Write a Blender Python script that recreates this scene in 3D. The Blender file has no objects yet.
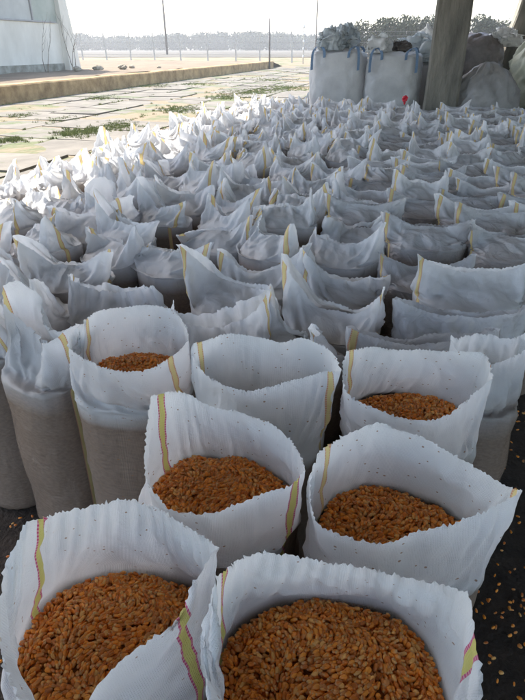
import bpy, math, random
import numpy as np
from mathutils import Vector

random.seed(7)
R = math.radians
C = bpy.context.scene.collection
S = bpy.context.scene

# ------------------------------------------------------------------ camera
CAM_H = 1.5
PITCH = 29.07
FPX = 545.0            # focal length in pixels of the 525 x 700 photograph
cam_d = bpy.data.cameras.new('camera')
cam = bpy.data.objects.new('camera', cam_d)
C.objects.link(cam)
cam.location = (0, 0, CAM_H)
cam.rotation_euler = (R(90 - PITCH), 0, 0)
cam_d.sensor_fit = 'VERTICAL'
cam_d.sensor_height = 36
cam_d.lens = 36 * FPX / 700.0
cam_d.clip_start = 0.02
cam_d.clip_end = 3000
S.camera = cam

# ------------------------------------------------------------------ sky, sun, exposure
SUN_AZ, SUN_EL = -46, 49        # azimuth measured from the view direction, negative = left
w = bpy.data.worlds.new('World')
S.world = w
w.use_nodes = True
nt = w.node_tree
sky = nt.nodes.new('ShaderNodeTexSky')
sky.sky_type = 'NISHITA'
sky.sun_disc = False
sky.sun_elevation = R(SUN_EL)
sky.sun_rotation = R(SUN_AZ)
sky.dust_density = 2.5
sky.air_density = 1.2
bg = nt.nodes['Background']
bg.inputs['Strength'].default_value = 0.15
nt.links.new(sky.outputs[0], bg.inputs['Color'])
sd = bpy.data.lights.new('sun', 'SUN')
sd.energy = 3.7
sd.angle = R(0.5)
sd.color = (1.0, 0.94, 0.84)
sun = bpy.data.objects.new('sun', sd)
C.objects.link(sun)
dvec = Vector((math.sin(R(SUN_AZ)) * math.cos(R(SUN_EL)), math.cos(R(SUN_AZ)) * math.cos(R(SUN_EL)), math.sin(R(SUN_EL))))
sun.rotation_euler = dvec.to_track_quat('Z', 'Y').to_euler()
sun.location = dvec * 40
S.view_settings.view_transform = 'Standard'
S.view_settings.look = 'None'
S.view_settings.exposure = 1.68
S.view_settings.gamma = 1
S.view_settings.use_curve_mapping = False
S.cycles.max_bounces = 10
S.cycles.diffuse_bounces = 6
S.cycles.transmission_bounces = 6
S.cycles.volume_bounces = 1

# ------------------------------------------------------------------ geometry helpers
AX = R(15)
def fw(s, t, z=0.0):
    """shed frame (s along a row of sacks, t away from the camera along the shed) to world"""
    return Vector((s * math.cos(AX) + t * math.sin(AX), -s * math.sin(AX) + t * math.cos(AX), z))

def at(px, py, z):
    """photo pixel on the horizontal plane of height z"""
    p = R(PITCH)
    a = (px - 262.5) / FPX
    b = (350 - py) / FPX
    d = Vector((a, math.cos(p) + b * math.sin(p), -math.sin(p) + b * math.cos(p)))
    k = (z - CAM_H) / d.z
    return Vector((d.x * k, d.y * k, z))

def proj(x, y, z):
    p = R(PITCH)
    dz = z - CAM_H
    depth = y * math.cos(p) - dz * math.sin(p)
    up = y * math.sin(p) + dz * math.cos(p)
    return 262.5 + FPX * x / depth, 350 - FPX * up / depth, depth

def tag(o, label=None, cat=None, group=None, kind=None):
    if label: o['label'] = label
    if cat: o['category'] = cat
    if group: o['group'] = group
    if kind: o['kind'] = kind
    return o

def mesh_obj(name, V, F, mat, parent=None, smooth=True, loc=None, uv=None, attrs=None, mats=None, fmat=None):
    me = bpy.data.meshes.new(name)
    V = np.asarray(V, dtype=np.float32)
    if isinstance(F, np.ndarray):
        n, k = F.shape
        me.vertices.add(len(V)); me.vertices.foreach_set('co', V.ravel())
        me.loops.add(n * k); me.loops.foreach_set('vertex_index', F.astype(np.int32).ravel())
        me.polygons.add(n)
        me.polygons.foreach_set('loop_start', (np.arange(n) * k).astype(np.int32))
        me.polygons.foreach_set('loop_total', np.full(n, k, dtype=np.int32))
        me.update(calc_edges=True); me.validate()
    else:
        me.from_pydata([tuple(map(float, v)) for v in V], [], F)
    if uv is not None:                      # one uv per loop
        l = me.uv_layers.new(name='UVMap')
        l.data.foreach_set('uv', np.asarray(uv, dtype=np.float32).ravel())
    if attrs:
        for k_, a in attrs.items():
            a = np.asarray(a, dtype=np.float32)
            if a.ndim == 1:
                at_ = me.attributes.new(k_, 'FLOAT', 'POINT'); at_.data.foreach_set('value', a)
            else:
                at_ = me.attributes.new(k_, 'FLOAT_COLOR', 'POINT'); at_.data.foreach_set('color', a.ravel())
    for m in (mats or [mat]): me.materials.append(m)
    if fmat is not None: me.polygons.foreach_set('material_index', np.asarray(fmat, dtype=np.int32))
    me.polygons.foreach_set('use_smooth', np.full(len(me.polygons), bool(smooth)))
    o = bpy.data.objects.new(name, me)
    C.objects.link(o)
    if parent: o.parent = parent
    if loc is not None: o.location = loc
    return o

def empty(name, loc=(0, 0, 0), rz=0.0):
    o = bpy.data.objects.new(name, None)
    o.empty_display_size = 0.1
    C.objects.link(o)
    o.location = loc
    o.rotation_euler = (0, 0, rz)
    return o

class MB:
    """collects simple solids into one mesh"""
    def __init__(s): s.V = []; s.F = []
    def add(s, V, F):
        n = len(s.V); s.V += [tuple(v) for v in V]; s.F += [tuple(i + n for i in f) for f in F]
    def box(s, c, size, rz=0.0, jit=0.0):
        hx, hy, hz = size[0] / 2, size[1] / 2, size[2] / 2
        V = []
        for x, y, z in ((-1,-1,-1),(1,-1,-1),(1,1,-1),(-1,1,-1),(-1,-1,1),(1,-1,1),(1,1,1),(-1,1,1)):
            X, Y = x * hx, y * hy
            X += random.uniform(-jit, jit); Y += random.uniform(-jit, jit)
            V.append((c[0] + X * math.cos(rz) - Y * math.sin(rz), c[1] + X * math.sin(rz) + Y * math.cos(rz), c[2] + z * hz + random.uniform(-jit, jit) * (z > 0)))
        s.add(V, [(0,3,2,1),(4,5,6,7),(0,1,5,4),(1,2,6,5),(2,3,7,6),(3,0,4,7)])
    def tube(s, pts, rads, n=8):
        pts = [Vector(p) for p in pts]
        if not hasattr(rads, '__len__'): rads = [rads] * len(pts)
        V = []; F = []
        for i, p in enumerate(pts):
            d = (pts[min(i + 1, len(pts) - 1)] - pts[max(i - 1, 0)]).normalized()
            a = d.orthogonal().normalized() if i == 0 else (a - d * a.dot(d)).normalized()
            b = d.cross(a)
            for k in range(n):
                t = 2 * math.pi * k / n
                V.append(p + (a * math.cos(t) + b * math.sin(t)) * rads[i])
        for i in range(len(pts) - 1):
            for k in range(n):
                F.append((i*n+k, i*n+(k+1)%n, (i+1)*n+(k+1)%n, (i+1)*n+k))
        F.append(tuple(range(n))[::-1]); F.append(tuple(range((len(pts)-1)*n, len(pts)*n)))
        s.add(V, F)
    def strip(s, pts, width_vec, thick_vec):
        w_ = Vector(width_vec) / 2; t_ = Vector(thick_vec) / 2
        V = []; F = []
        for p in pts:
            p = Vector(p)
            V += [p - w_ - t_, p + w_ - t_, p + w_ + t_, p - w_ + t_]
        for i in range(len(pts) - 1):
            for k in range(4): F.append((i*4+k, i*4+(k+1)%4, (i+1)*4+(k+1)%4, (i+1)*4+k))
        n = (len(pts)-1)*4
        F += [(3,2,1,0), (n, n+1, n+2, n+3)]
        s.add(V, F)
    def build(s, name, mat, parent=None, smooth=False, loc=None):
        return mesh_obj(name, s.V, s.F, mat, parent, smooth, loc)

def fbm(P, seed, freq=1.0, octv=3, gain=0.5, n=7):
    """smooth pseudo noise: sums of random plane waves; P is (...,3)"""
    rng = np.random.RandomState(seed)
    out = np.zeros(P.shape[:-1]); amp = 1.0
    for o in range(octv):
        acc = 0
        for k in range(n):
            d = rng.normal(size=3); d /= np.linalg.norm(d)
            acc = acc + np.sin((P @ d) * freq * (0.7 + 0.6 * rng.rand()) * 2 * math.pi + rng.rand() * 6.283)
        out = out + amp * acc / math.sqrt(n)
        freq *= 2.05; amp *= gain
    return out * 0.7

def sstep(a, b, x):
    t = np.clip((x - a) / (b - a), 0, 1)
    return t * t * (3 - 2 * t)

# ------------------------------------------------------------------ materials
def mat_new(name):
    m = bpy.data.materials.new(name); m.use_nodes = True
    nt = m.node_tree
    return m, nt, nt.nodes, nt.links, nt.nodes['Principled BSDF']

def N(nodes, kind, **kw):
    n = nodes.new(kind)
    for k, v in kw.items():
        if k in n.inputs.keys() if hasattr(n.inputs, 'keys') else False: n.inputs[k].default_value = v
        else: setattr(n, k, v)
    return n

def ramp(nodes, links, src, stops):
    r = nodes.new('ShaderNodeValToRGB')
    e = r.color_ramp.elements
    while len(e) < len(stops): e.new(0.5)
    for i, (p, c) in enumerate(stops):
        e[i].position = p; e[i].color = (*c, 1)
    links.new(src, r.inputs[0])
    return r

def simple_mat(name, c1, c2, scale=5.0, rough=0.8, bump=0.0, bscale=None, detail=6, coord='Object', metal=0.0, dist=0.01, stretch=None):
    m, nt, nd, lk, bs = mat_new(name)
    tc = nd.new('ShaderNodeTexCoord')
    src = tc.outputs[coord]
    if stretch:
        mp = nd.new('ShaderNodeMapping'); mp.inputs['Scale'].default_value = stretch
        lk.new(src, mp.inputs[0]); src = mp.outputs[0]
    nz = nd.new('ShaderNodeTexNoise'); nz.inputs['Scale'].default_value = scale; nz.inputs['Detail'].default_value = detail
    nz.inputs['Roughness'].default_value = 0.62
    lk.new(src, nz.inputs['Vector'])
    r = ramp(nd, lk, nz.outputs[0], [(0.32, c1), (0.68, c2)])
    lk.new(r.outputs[0], bs.inputs['Base Color'])
    bs.inputs['Roughness'].default_value = rough
    bs.inputs['Metallic'].default_value = metal
    if bump:
        nz2 = nd.new('ShaderNodeTexNoise'); nz2.inputs['Scale'].default_value = bscale or scale * 4; nz2.inputs['Detail'].default_value = 5
        lk.new(src, nz2.inputs['Vector'])
        b = nd.new('ShaderNodeBump'); b.inputs['Strength'].default_value = bump; b.inputs['Distance'].default_value = dist
        lk.new(nz2.outputs[0], b.inputs['Height']); lk.new(b.outputs[0], bs.inputs['Normal'])
    return m

def woven_mat(name, white=(0.84, 0.85, 0.87), grain=(0.22, 0.165, 0.13), specks=0.0, transl=0.3, rough=0.42, crinkle=0.25, crease=0.25, stripe=False, border=(0.62, 0.08, 0.16), yellow=(0.80, 0.62, 0.10)):
    """woven plastic cloth; attribute 'fill' (0..1) = grain lying against the thin cloth"""
    m, nt, nd, lk, bs = mat_new(name)
    tc = nd.new('ShaderNodeTexCoord')
    uv = tc.outputs['UV']
    # weave
    wv = []
    for axis, sc in (('X', 1.0), ('Y', 1.0)):
        wt = nd.new('ShaderNodeTexWave'); wt.bands_direction = axis
        wt.inputs['Scale'].default_value = 110 * sc; wt.inputs['Distortion'].default_value = 0.6
        wt.inputs['Detail'].default_value = 1
        lk.new(uv, wt.inputs['Vector']); wv.append(wt)
    mul = nd.new('ShaderNodeMath'); mul.operation = 'MULTIPLY'
    lk.new(wv[0].outputs['Fac'], mul.inputs[0]); lk.new(wv[1].outputs['Fac'], mul.inputs[1])
    nz = nd.new('ShaderNodeTexNoise'); nz.inputs['Scale'].default_value = 11; nz.inputs['Detail'].default_value = 5
    nz.inputs['Distortion'].default_value = 0.8
    lk.new(tc.outputs['Object'], nz.inputs['Vector'])
    b1 = nd.new('ShaderNodeBump'); b1.inputs['Strength'].default_value = 0.5; b1.inputs['Distance'].default_value = 0.0016
    lk.new(mul.outputs[0], b1.inputs['Height'])
    b3 = nd.new('ShaderNodeBump'); b3.inputs['Strength'].default_value = crinkle; b3.inputs['Distance'].default_value = 0.02
    lk.new(nz.outputs[0], b3.inputs['Height']); lk.new(b1.outputs[0], b3.inputs['Normal'])
    rd_ = nd.new('ShaderNodeTexNoise'); rd_.noise_type = 'RIDGED_MULTIFRACTAL'; rd_.inputs['Scale'].default_value = 5.5; rd_.inputs['Detail'].default_value = 4
    rd_.inputs['Distortion'].default_value = 1.1; rd_.normalize = True
    mr_ = nd.new('ShaderNodeMapping'); mr_.inputs['Scale'].default_value = (1, 1, .55); mr_.inputs['Rotation'].default_value = (.35, .3, 0)
    lk.new(tc.outputs['Object'], mr_.inputs[0]); lk.new(mr_.outputs[0], rd_.inputs['Vector'])
    b2 = nd.new('ShaderNodeBump'); b2.inputs['Strength'].default_value = crease; b2.inputs['Distance'].default_value = 0.018
    lk.new(rd_.outputs[0], b2.inputs['Height']); lk.new(b3.outputs[0], b2.inputs['Normal'])
    if stripe:
        sp = nd.new('ShaderNodeSeparateXYZ'); 
        at2 = nd.new('ShaderNodeAttribute'); at2.attribute_name = 'across'
        cr = nd.new('ShaderNodeValToRGB'); cr.color_ramp.interpolation = 'CONSTANT'
        e = cr.color_ramp.elements
        e[0].position = 0; e[0].color = (*border, 1)
        e[1].position = 0.17; e[1].color = (*yellow, 1)
        x = e.new(0.83); x.color = (*border, 1)
        lk.new(at2.outputs['Fac'], cr.inputs[0])
        # the border is printed on single tapes of the weave: it breaks into dashes
        mx = nd.new('ShaderNodeMix'); mx.data_type = 'RGBA'
        w2 = nd.new('ShaderNodeTexWave'); w2.bands_direction = 'Y'; w2.inputs['Scale'].default_value = 55
        lk.new(uv, w2.inputs['Vector'])
        pw = nd.new('ShaderNodeMath'); pw.operation = 'MULTIPLY'; pw.inputs[1].default_value = 0.45
        lk.new(w2.outputs['Fac'], pw.inputs[0])
        bm_ = nd.new('ShaderNodeMath'); bm_.operation = 'SUBTRACT'; bm_.inputs[1].default_value = 0.5; lk.new(at2.outputs['Fac'], bm_.inputs[0])
        ba_ = nd.new('ShaderNodeMath'); ba_.operation = 'ABSOLUTE'; lk.new(bm_.outputs[0], ba_.inputs[0])
        bg_ = nd.new('ShaderNodeMath'); bg_.operation = 'GREATER_THAN'; bg_.inputs[1].default_value = 0.33; lk.new(ba_.outputs[0], bg_.inputs[0])
        bx_ = nd.new('ShaderNodeMath'); bx_.operation = 'MULTIPLY_ADD'; bx_.inputs[1].default_value = 0.85; bx_.inputs[2].default_value = 0.12; lk.new(bg_.outputs[0], bx_.inputs[0])
        pm_ = nd.new('ShaderNodeMath'); pm_.operation = 'MULTIPLY'; lk.new(pw.outputs[0], pm_.inputs[0]); lk.new(bx_.outputs[0], pm_.inputs[1]); pw = pm_
        lk.new(pw.outputs[0], mx.inputs[0]); lk.new(cr.outputs[0], mx.inputs[6])
        mx.inputs[7].default_value = (white[0], white[1] * 0.93, white[2] * 0.8, 1)
        col = mx.outputs[2]
    else:
        n3 = nd.new('ShaderNodeTexNoise'); n3.inputs['Scale'].default_value = 4; n3.inputs['Detail'].default_value = 4
        lk.new(tc.outputs['Object'], n3.inputs['Vector'])
        dirt = ramp(nd, lk, n3.outputs[0], [(0.35, tuple(c * 0.88 for c in white)), (0.6, white)])
        col = dirt.outputs[0]
        atf = nd.new('ShaderNodeAttribute'); atf.attribute_name = 'fill'
        # grain pressed against the weave: streaky horizontal rows of kernels
        n4 = nd.new('ShaderNodeTexNoise'); n4.inputs['Scale'].default_value = 1.0; n4.inputs['Detail'].default_value = 5
        mp = nd.new('ShaderNodeMapping'); mp.inputs['Scale'].default_value = (55, 140, 1)
        lk.new(uv, mp.inputs[0]); lk.new(mp.outputs[0], n4.inputs['Vector'])
        g = ramp(nd, lk, n4.outputs[0], [(0.3, tuple(c * 0.84 for c in grain)), (0.7, tuple(min(1, c * 1.16) for c in grain))])
        mx = nd.new('ShaderNodeMix'); mx.data_type = 'RGBA'
        lk.new(atf.outputs['Fac'], mx.inputs[0]); lk.new(col, mx.inputs[6]); lk.new(g.outputs[0], mx.inputs[7])
        col = mx.outputs[2]
        if specks:
            vo = nd.new('ShaderNodeTexVoronoi'); vo.inputs['Scale'].default_value = 1.0; vo.inputs['Randomness'].default_value = 1
            mp2 = nd.new('ShaderNodeMapping'); mp2.inputs['Scale'].default_value = (62, 95, 1)
            lk.new(uv, mp2.inputs[0]); lk.new(mp2.outputs[0], vo.inputs['Vector'])
            n5 = nd.new('ShaderNodeTexNoise'); n5.inputs['Scale'].default_value = 14
            lk.new(uv, n5.inputs['Vector'])
            th = nd.new('ShaderNodeMath'); th.operation = 'MULTIPLY'; th.inputs[1].default_value = 0.30
            lk.new(n5.outputs[0], th.inputs[0])
            # only some cells carry a speck
            sc_ = nd.new('ShaderNodeSeparateColor'); lk.new(vo.outputs['Color'], sc_.inputs[0])
            gt = nd.new('ShaderNodeMath'); gt.operation = 'GREATER_THAN'; gt.inputs[1].default_value = 0.70
            lk.new(sc_.outputs[0], gt.inputs[0])
            lt = nd.new('ShaderNodeMath'); lt.operation = 'LESS_THAN'
            lk.new(vo.outputs['Distance'], lt.inputs[0]); lk.new(th.outputs[0], lt.inputs[1])
            m1 = nd.new('ShaderNodeMath'); m1.operation = 'MULTIPLY'; lk.new(gt.outputs[0], m1.inputs[0]); lk.new(lt.outputs[0], m1.inputs[1])
            m2 = nd.new('ShaderNodeMath'); m2.operation = 'MULTIPLY'; m2.inputs[1].default_value = specks; lk.new(m1.outputs[0], m2.inputs[0])
            mx2 = nd.new('ShaderNodeMix'); mx2.data_type = 'RGBA'
            lk.new(m2.outputs[0], mx2.inputs[0]); lk.new(col, mx2.inputs[6]); mx2.inputs[7].default_value = (0.30, 0.14, 0.05, 1)
            col = mx2.outputs[2]
    lk.new(col, bs.inputs['Base Color'])
    bs.inputs['Roughness'].default_value = rough
    bs.inputs['Specular IOR Level'].default_value = 0.45 if rough > .2 else 0.9
    if rough < .2:
        bs.inputs['Coat Weight'].default_value = 0.8; bs.inputs['Coat Roughness'].default_value = 0.07
        lk.new(b2.outputs[0], bs.inputs['Coat Normal'])
    lk.new(b2.outputs[0], bs.inputs['Normal'])
    tr = nd.new('ShaderNodeBsdfTranslucent'); lk.new(col, tr.inputs['Color']); lk.new(b2.outputs[0], tr.inputs['Normal'])
    ms = nd.new('ShaderNodeMixShader')
    if stripe: ms.inputs[0].default_value = transl
    else:
        inv = nd.new('ShaderNodeMath'); inv.operation = 'MULTIPLY_ADD'; inv.inputs[1].default_value = -transl; inv.inputs[2].default_value = transl
        lk.new(atf.outputs['Fac'], inv.inputs[0]); lk.new(inv.outputs[0], ms.inputs[0])
    lk.new(bs.outputs[0], ms.inputs[1]); lk.new(tr.outputs[0], ms.inputs[2])
    lk.new(ms.outputs[0], nd['Material Output'].inputs['Surface'])
    return m

M_OPEN = woven_mat('woven_open', specks=0.75, rough=0.5, crinkle=0.4, transl=.4)
M_CLOSED = woven_mat('woven_closed', white=(.86,.87,.90), rough=0.27, crinkle=0.45, crease=.45, transl=0.45)
M_FILM = woven_mat('woven_glossy', white=(0.62, 0.62, 0.65), grain=(0.27, 0.22, 0.19), rough=0.12, crinkle=1.0, crease=.9, transl=0.25)
M_STRIPE_NEAR = woven_mat('stripe_near', stripe=True, border=(0.55, 0.04, 0.19), yellow=(0.62, 0.57, 0.17), crinkle=0.2)
M_STRIPE = woven_mat('stripe_far', stripe=True, border=(0.68, 0.33, 0.16), yellow=(0.80, 0.66, 0.30), crinkle=0.3)

def corn_mat(name):
    m, nt, nd, lk, bs = mat_new(name)
    a = nd.new('ShaderNodeAttribute'); a.attribute_name = 'col'
    lk.new(a.outputs['Color'], bs.inputs['Base Color'])
    bs.inputs['Roughness'].default_value = 0.3
    bs.inputs['Specular IOR Level'].default_value = 0.5
    bs.inputs['Subsurface Weight'].default_value = 0.0
    return m
M_CORN = corn_mat('corn_kernels')
M_CORNBED = simple_mat('corn_bed', (0.20, 0.065, 0.010), (0.42, 0.14, 0.02), 120, 0.8)
M_FLOOR = simple_mat('earth_floor', (0.018, 0.012, 0.009), (0.055, 0.038, 0.028), 9, 0.95, 0.8, 60, dist=0.02)
M_SLAB = simple_mat('concrete_slab', (0.095, 0.085, 0.070), (0.175, 0.157, 0.13), 1.6, 0.9, 0.4, 25)
def add_moss(m, lo, hi, col, scale):
    nd, lk = m.node_tree.nodes, m.node_tree.links; bs = nd['Principled BSDF']
    src = bs.inputs['Base Color'].links[0].from_socket
    tc = nd.new('ShaderNodeTexCoord'); nz = nd.new('ShaderNodeTexNoise'); nz.inputs['Scale'].default_value = scale; nz.inputs['Detail'].default_value = 9; nz.inputs['Roughness'].default_value = .7
    lk.new(tc.outputs['Object'], nz.inputs['Vector'])
    r = ramp(nd, lk, nz.outputs[0], [(lo, (0, 0, 0)), (hi, (1, 1, 1))])
    mx = nd.new('ShaderNodeMix'); mx.data_type = 'RGBA'
    lk.new(r.outputs[0], mx.inputs[0]); lk.new(src, mx.inputs[6]); mx.inputs[7].default_value = (*col, 1)
    lk.new(mx.outputs[2], bs.inputs['Base Color'])
add_moss(M_SLAB, .54, .63, (.060, .085, .022), .55)
M_SOIL = simple_mat('soil', (0.12, 0.085, 0.05), (0.26, 0.20, 0.12), 2.5, 0.95, 0.7, 20, dist=0.03)
M_GRASS = simple_mat('grass', (0.09, 0.125, 0.02), (0.20, 0.22, 0.055), 3, 0.8)
M_PLATF = simple_mat('platform_concrete', (0.20, 0.115, 0.040), (0.50, 0.33, 0.15), 2.2, 0.9, 0.6, 18, dist=0.03)
M_COLUMN = simple_mat('column_concrete', (0.12, 0.115, 0.10), (0.30, 0.28, 0.24), 4.5, 0.9, 0.9, 26, dist=0.02, stretch=(1, 1, 0.3), detail=10)
M_ROOF = simple_mat('roof_concrete', (0.28, 0.27, 0.25), (0.40, 0.39, 0.37), 1.2, 0.9, 0.2, 10)
M_PLASTER = simple_mat('white_plaster', (0.66, 0.60, 0.50), (0.86, 0.80, 0.69), 0.8, 0.9, 0.3, 8, stretch=(1, 1, 0.5))
M_PLINTH = simple_mat('grey_plinth', (0.16, 0.15, 0.11), (0.40, 0.38, 0.32), 2.5, 0.9, 0.4, 12)
M_PANEL1 = simple_mat('panel_blue_grey', (0.38, 0.37, 0.34), (0.50, 0.49, 0.45), 1.0, 0.4)
M_PANEL2 = simple_mat('panel_olive_grey', (0.30, 0.33, 0.28), (0.42, 0.44, 0.38), 1.0, 0.4)
M_FRAME = simple_mat('frame_grey', (0.30, 0.28, 0.27), (0.40, 0.38, 0.36), 3, 0.6)
M_POST = simple_mat('fence_post_concrete', (0.38, 0.36, 0.33), (0.55, 0.52, 0.48), 6, 0.9)
M_STEEL = simple_mat('dark_steel', (0.07, 0.06, 0.055), (0.14, 0.12, 0.11), 8, 0.6)
M_WIRE = simple_mat('wire', (0.20, 0.19, 0.18), (0.30, 0.29, 0.28), 8, 0.5, metal=0.5)
M_BARK = simple_mat('bark', (0.10, 0.065, 0.04), (0.22, 0.15, 0.10), 12, 0.9)
M_WOOD = simple_mat('pole_wood', (0.07, 0.055, 0.045), (0.14, 0.11, 0.09), 12, 0.9)
M_FAR = simple_mat('far_trees', (0.020, 0.032, 0.016), (0.05, 0.062, 0.03), 0.5, 0.95)
M_FIELD = simple_mat('ploughed_field', (0.045, 0.040, 0.032), (0.075, 0.065, 0.05), 0.08, 0.95, 0.5, 2, dist=0.2)
M_RUBBLE = simple_mat('rubble', (0.20, 0.16, 0.11), (0.42, 0.36, 0.27), 6, 0.9, 0.4, 20)
M_RED = simple_mat('red_plastic', (0.50, 0.01, 0.03), (0.62, 0.02, 0.05), 20, 0.4)
M_BLUE = simple_mat('blue_webbing', (0.10, 0.17, 0.28), (0.16, 0.25, 0.38), 40, 0.7, 0.3, 200, dist=0.002)
M_DARKSTRAP = simple_mat('dark_webbing', (0.015, 0.025, 0.05), (0.04, 0.05, 0.09), 40, 0.7)

def bag_mat(name, c1, c2, transl=0.15, rough=0.5, bump=0.4, scale=3):
    m = simple_mat(name, c1, c2, scale, rough, bump, 9, dist=0.03)
    nd, lk = m.node_tree.nodes, m.node_tree.links
    bs = nd['Principled BSDF']; out = nd['Material Output']
    tr = nd.new('ShaderNodeBsdfTranslucent')
    lk.new(bs.inputs['Base Color'].links[0].from_socket, tr.inputs['Color'])
    ms = nd.new('ShaderNodeMixShader'); ms.inputs[0].default_value = transl
    lk.new(bs.outputs[0], ms.inputs[1]); lk.new(tr.outputs[0], ms.inputs[2]); lk.new(ms.outputs[0], out.inputs['Surface'])
    return m
M_BIGBAG = bag_mat('big_bag_cloth', (0.56, 0.57, 0.59), (0.70, 0.71, 0.72), .25)
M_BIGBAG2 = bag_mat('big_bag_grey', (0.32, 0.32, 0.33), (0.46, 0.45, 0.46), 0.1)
M_PLASTIC = bag_mat('clear_plastic', (0.58, 0.63, 0.66), (0.80, 0.84, 0.86), 0.45, 0.2, 0.8, 6)
M_WHITEPL = bag_mat('white_plastic', (0.75, 0.76, 0.76), (0.85, 0.85, 0.85), 0.3, 0.35, 0.5, 6)
M_GREENPL = bag_mat('pale_green_sack', (0.55, 0.58, 0.46), (0.76, 0.78, 0.68), 0.25, 0.5, 0.6, 5)
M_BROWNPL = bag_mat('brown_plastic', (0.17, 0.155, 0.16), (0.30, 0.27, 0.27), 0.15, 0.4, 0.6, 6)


# ------------------------------------------------------------------ setting: floor, pavement, platform, fields
def grid_sheet(name, mat, xs, ys, zf, frame=False, kind='structure'):
    xs = np.asarray(xs, float); ys = np.asarray(ys, float); nx = len(xs) - 1; ny = len(ys) - 1
    X, Y = np.meshgrid(xs, ys)
    Z = zf(X, Y)
    V = np.stack([X, Y, Z], -1).reshape(-1, 3)
    if frame:
        s_, t_ = V[:, 0].copy(), V[:, 1].copy()
        V[:, 0] = s_ * math.cos(AX) + t_ * math.sin(AX); V[:, 1] = -s_ * math.sin(AX) + t_ * math.cos(AX)
    I, J = np.meshgrid(np.arange(nx), np.arange(ny)); b = (J * (nx + 1) + I).ravel()
    F = np.stack([b, b + 1, b + nx + 2, b + nx + 1], -1)
    return tag(mesh_obj(name, V, F, mat, smooth=True), kind=kind)

EDGE_S = -3.12                # left edge of the shed floor in the shed frame
BACK_T = 12.9
PLAT_S, PLAT_T = -12.1, 48.6

def xy3(X, Y): return np.stack([X, Y, X * 0], -1)
def ground_z(X, Y):
    d = sstep(52, 68, Y)
    return -0.007 + 0.41 * d + 0.016 * fbm(xy3(X, Y), 3, 0.25, 3)
ys = np.concatenate([np.linspace(-60, 0, 7), np.linspace(1, 50, 99), np.linspace(52, 90, 20), np.geomspace(95, 1400, 26)])
xs = np.concatenate([-np.geomspace(80, 900, 14)[::-1], np.linspace(-70, -21, 20), np.linspace(-20, 20, 81), np.linspace(21, 70, 20), np.geomspace(80, 900, 14)])
m_g, nt_, nd, lk, bs = mat_new('ground_soil_grass')
tc = nd.new('ShaderNodeTexCoord')
nz = nd.new('ShaderNodeTexNoise'); nz.inputs['Scale'].default_value = 0.35; nz.inputs['Detail'].default_value = 8; nz.inputs['Roughness'].default_value = 0.7
lk.new(tc.outputs['Object'], nz.inputs['Vector'])
rg = ramp(nd, lk, nz.outputs[0], [(0.30, (0.14, 0.105, 0.065)), (0.50, (0.19, 0.145, 0.09)), (0.56, (0.10, 0.11, 0.045)), (0.75, (0.07, 0.09, 0.03))])
lk.new(rg.outputs[0], bs.inputs['Base Color']); bs.inputs['Roughness'].default_value = 0.95
nb = nd.new('ShaderNodeTexNoise'); nb.inputs['Scale'].default_value = 8; lk.new(tc.outputs['Object'], nb.inputs['Vector'])
bp = nd.new('ShaderNodeBump'); bp.inputs['Strength'].default_value = 0.8; bp.inputs['Distance'].default_value = 0.05
lk.new(nb.outputs[0], bp.inputs['Height']); lk.new(bp.outputs[0], bs.inputs['Normal'])
def ground_under(X, Y):
    s_ = X * math.cos(AX) - Y * math.sin(AX); t_ = X * math.sin(AX) + Y * math.cos(AX)
    inside = (s_ > EDGE_S - .35) & (t_ < BACK_T + .3) & (t_ > -14) & (s_ < 14.9)
    return ground_z(X, Y) - 0.14 * inside
grid_sheet('ground', m_g, xs, ys, ground_under)
grid_sheet('ploughed_field', M_FIELD, np.linspace(-400, 400, 60), np.linspace(74, 330, 50), lambda X, Y: 0.46 + 0.05 * fbm(xy3(X, Y), 9, 0.05, 3))
grid_sheet('floor', M_FLOOR, np.linspace(EDGE_S, 14.6, 120), np.linspace(-13.8, BACK_T, 160),
           lambda X, Y: 0.008 * fbm(xy3(X, Y), 4, 1.5, 4), frame=True)
mb = MB(); c = fw(EDGE_S - 0.065, -0.45, -0.04); mb.box(c, (0.13, 26.7, 0.13), -AX)
tag(mb.build('floor_kerb', M_COLUMN), kind='structure')

mb = MB(); rnd = random.Random(3)
SL, SW = 1.45, 1.36
def slab_rows(s_from, s_to, t_from, t_to):
    s = s_from
    while s + SW < s_to:
        t = t_from - rnd.random()
        while t < t_to:
            if rnd.random() > 0.02:
                c = fw(s + SW / 2, t + SL / 2, -0.05 + rnd.uniform(-0.012, 0.012))
                mb.box(c, (SW - rnd.uniform(0.05, 0.13), SL - rnd.uniform(0.05, 0.13), 0.11), -AX + rnd.uniform(-0.012, 0.012), 0.014)
            t += SL
        s += SW
slab_rows(PLAT_S + 0.1, EDGE_S - 0.2, 1, 58)
slab_rows(PLAT_S + 0.1 + SW * 6, PLAT_S + SW * 14, 15, 54)
tag(mb.build('pavement', M_SLAB), kind='structure')

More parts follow.
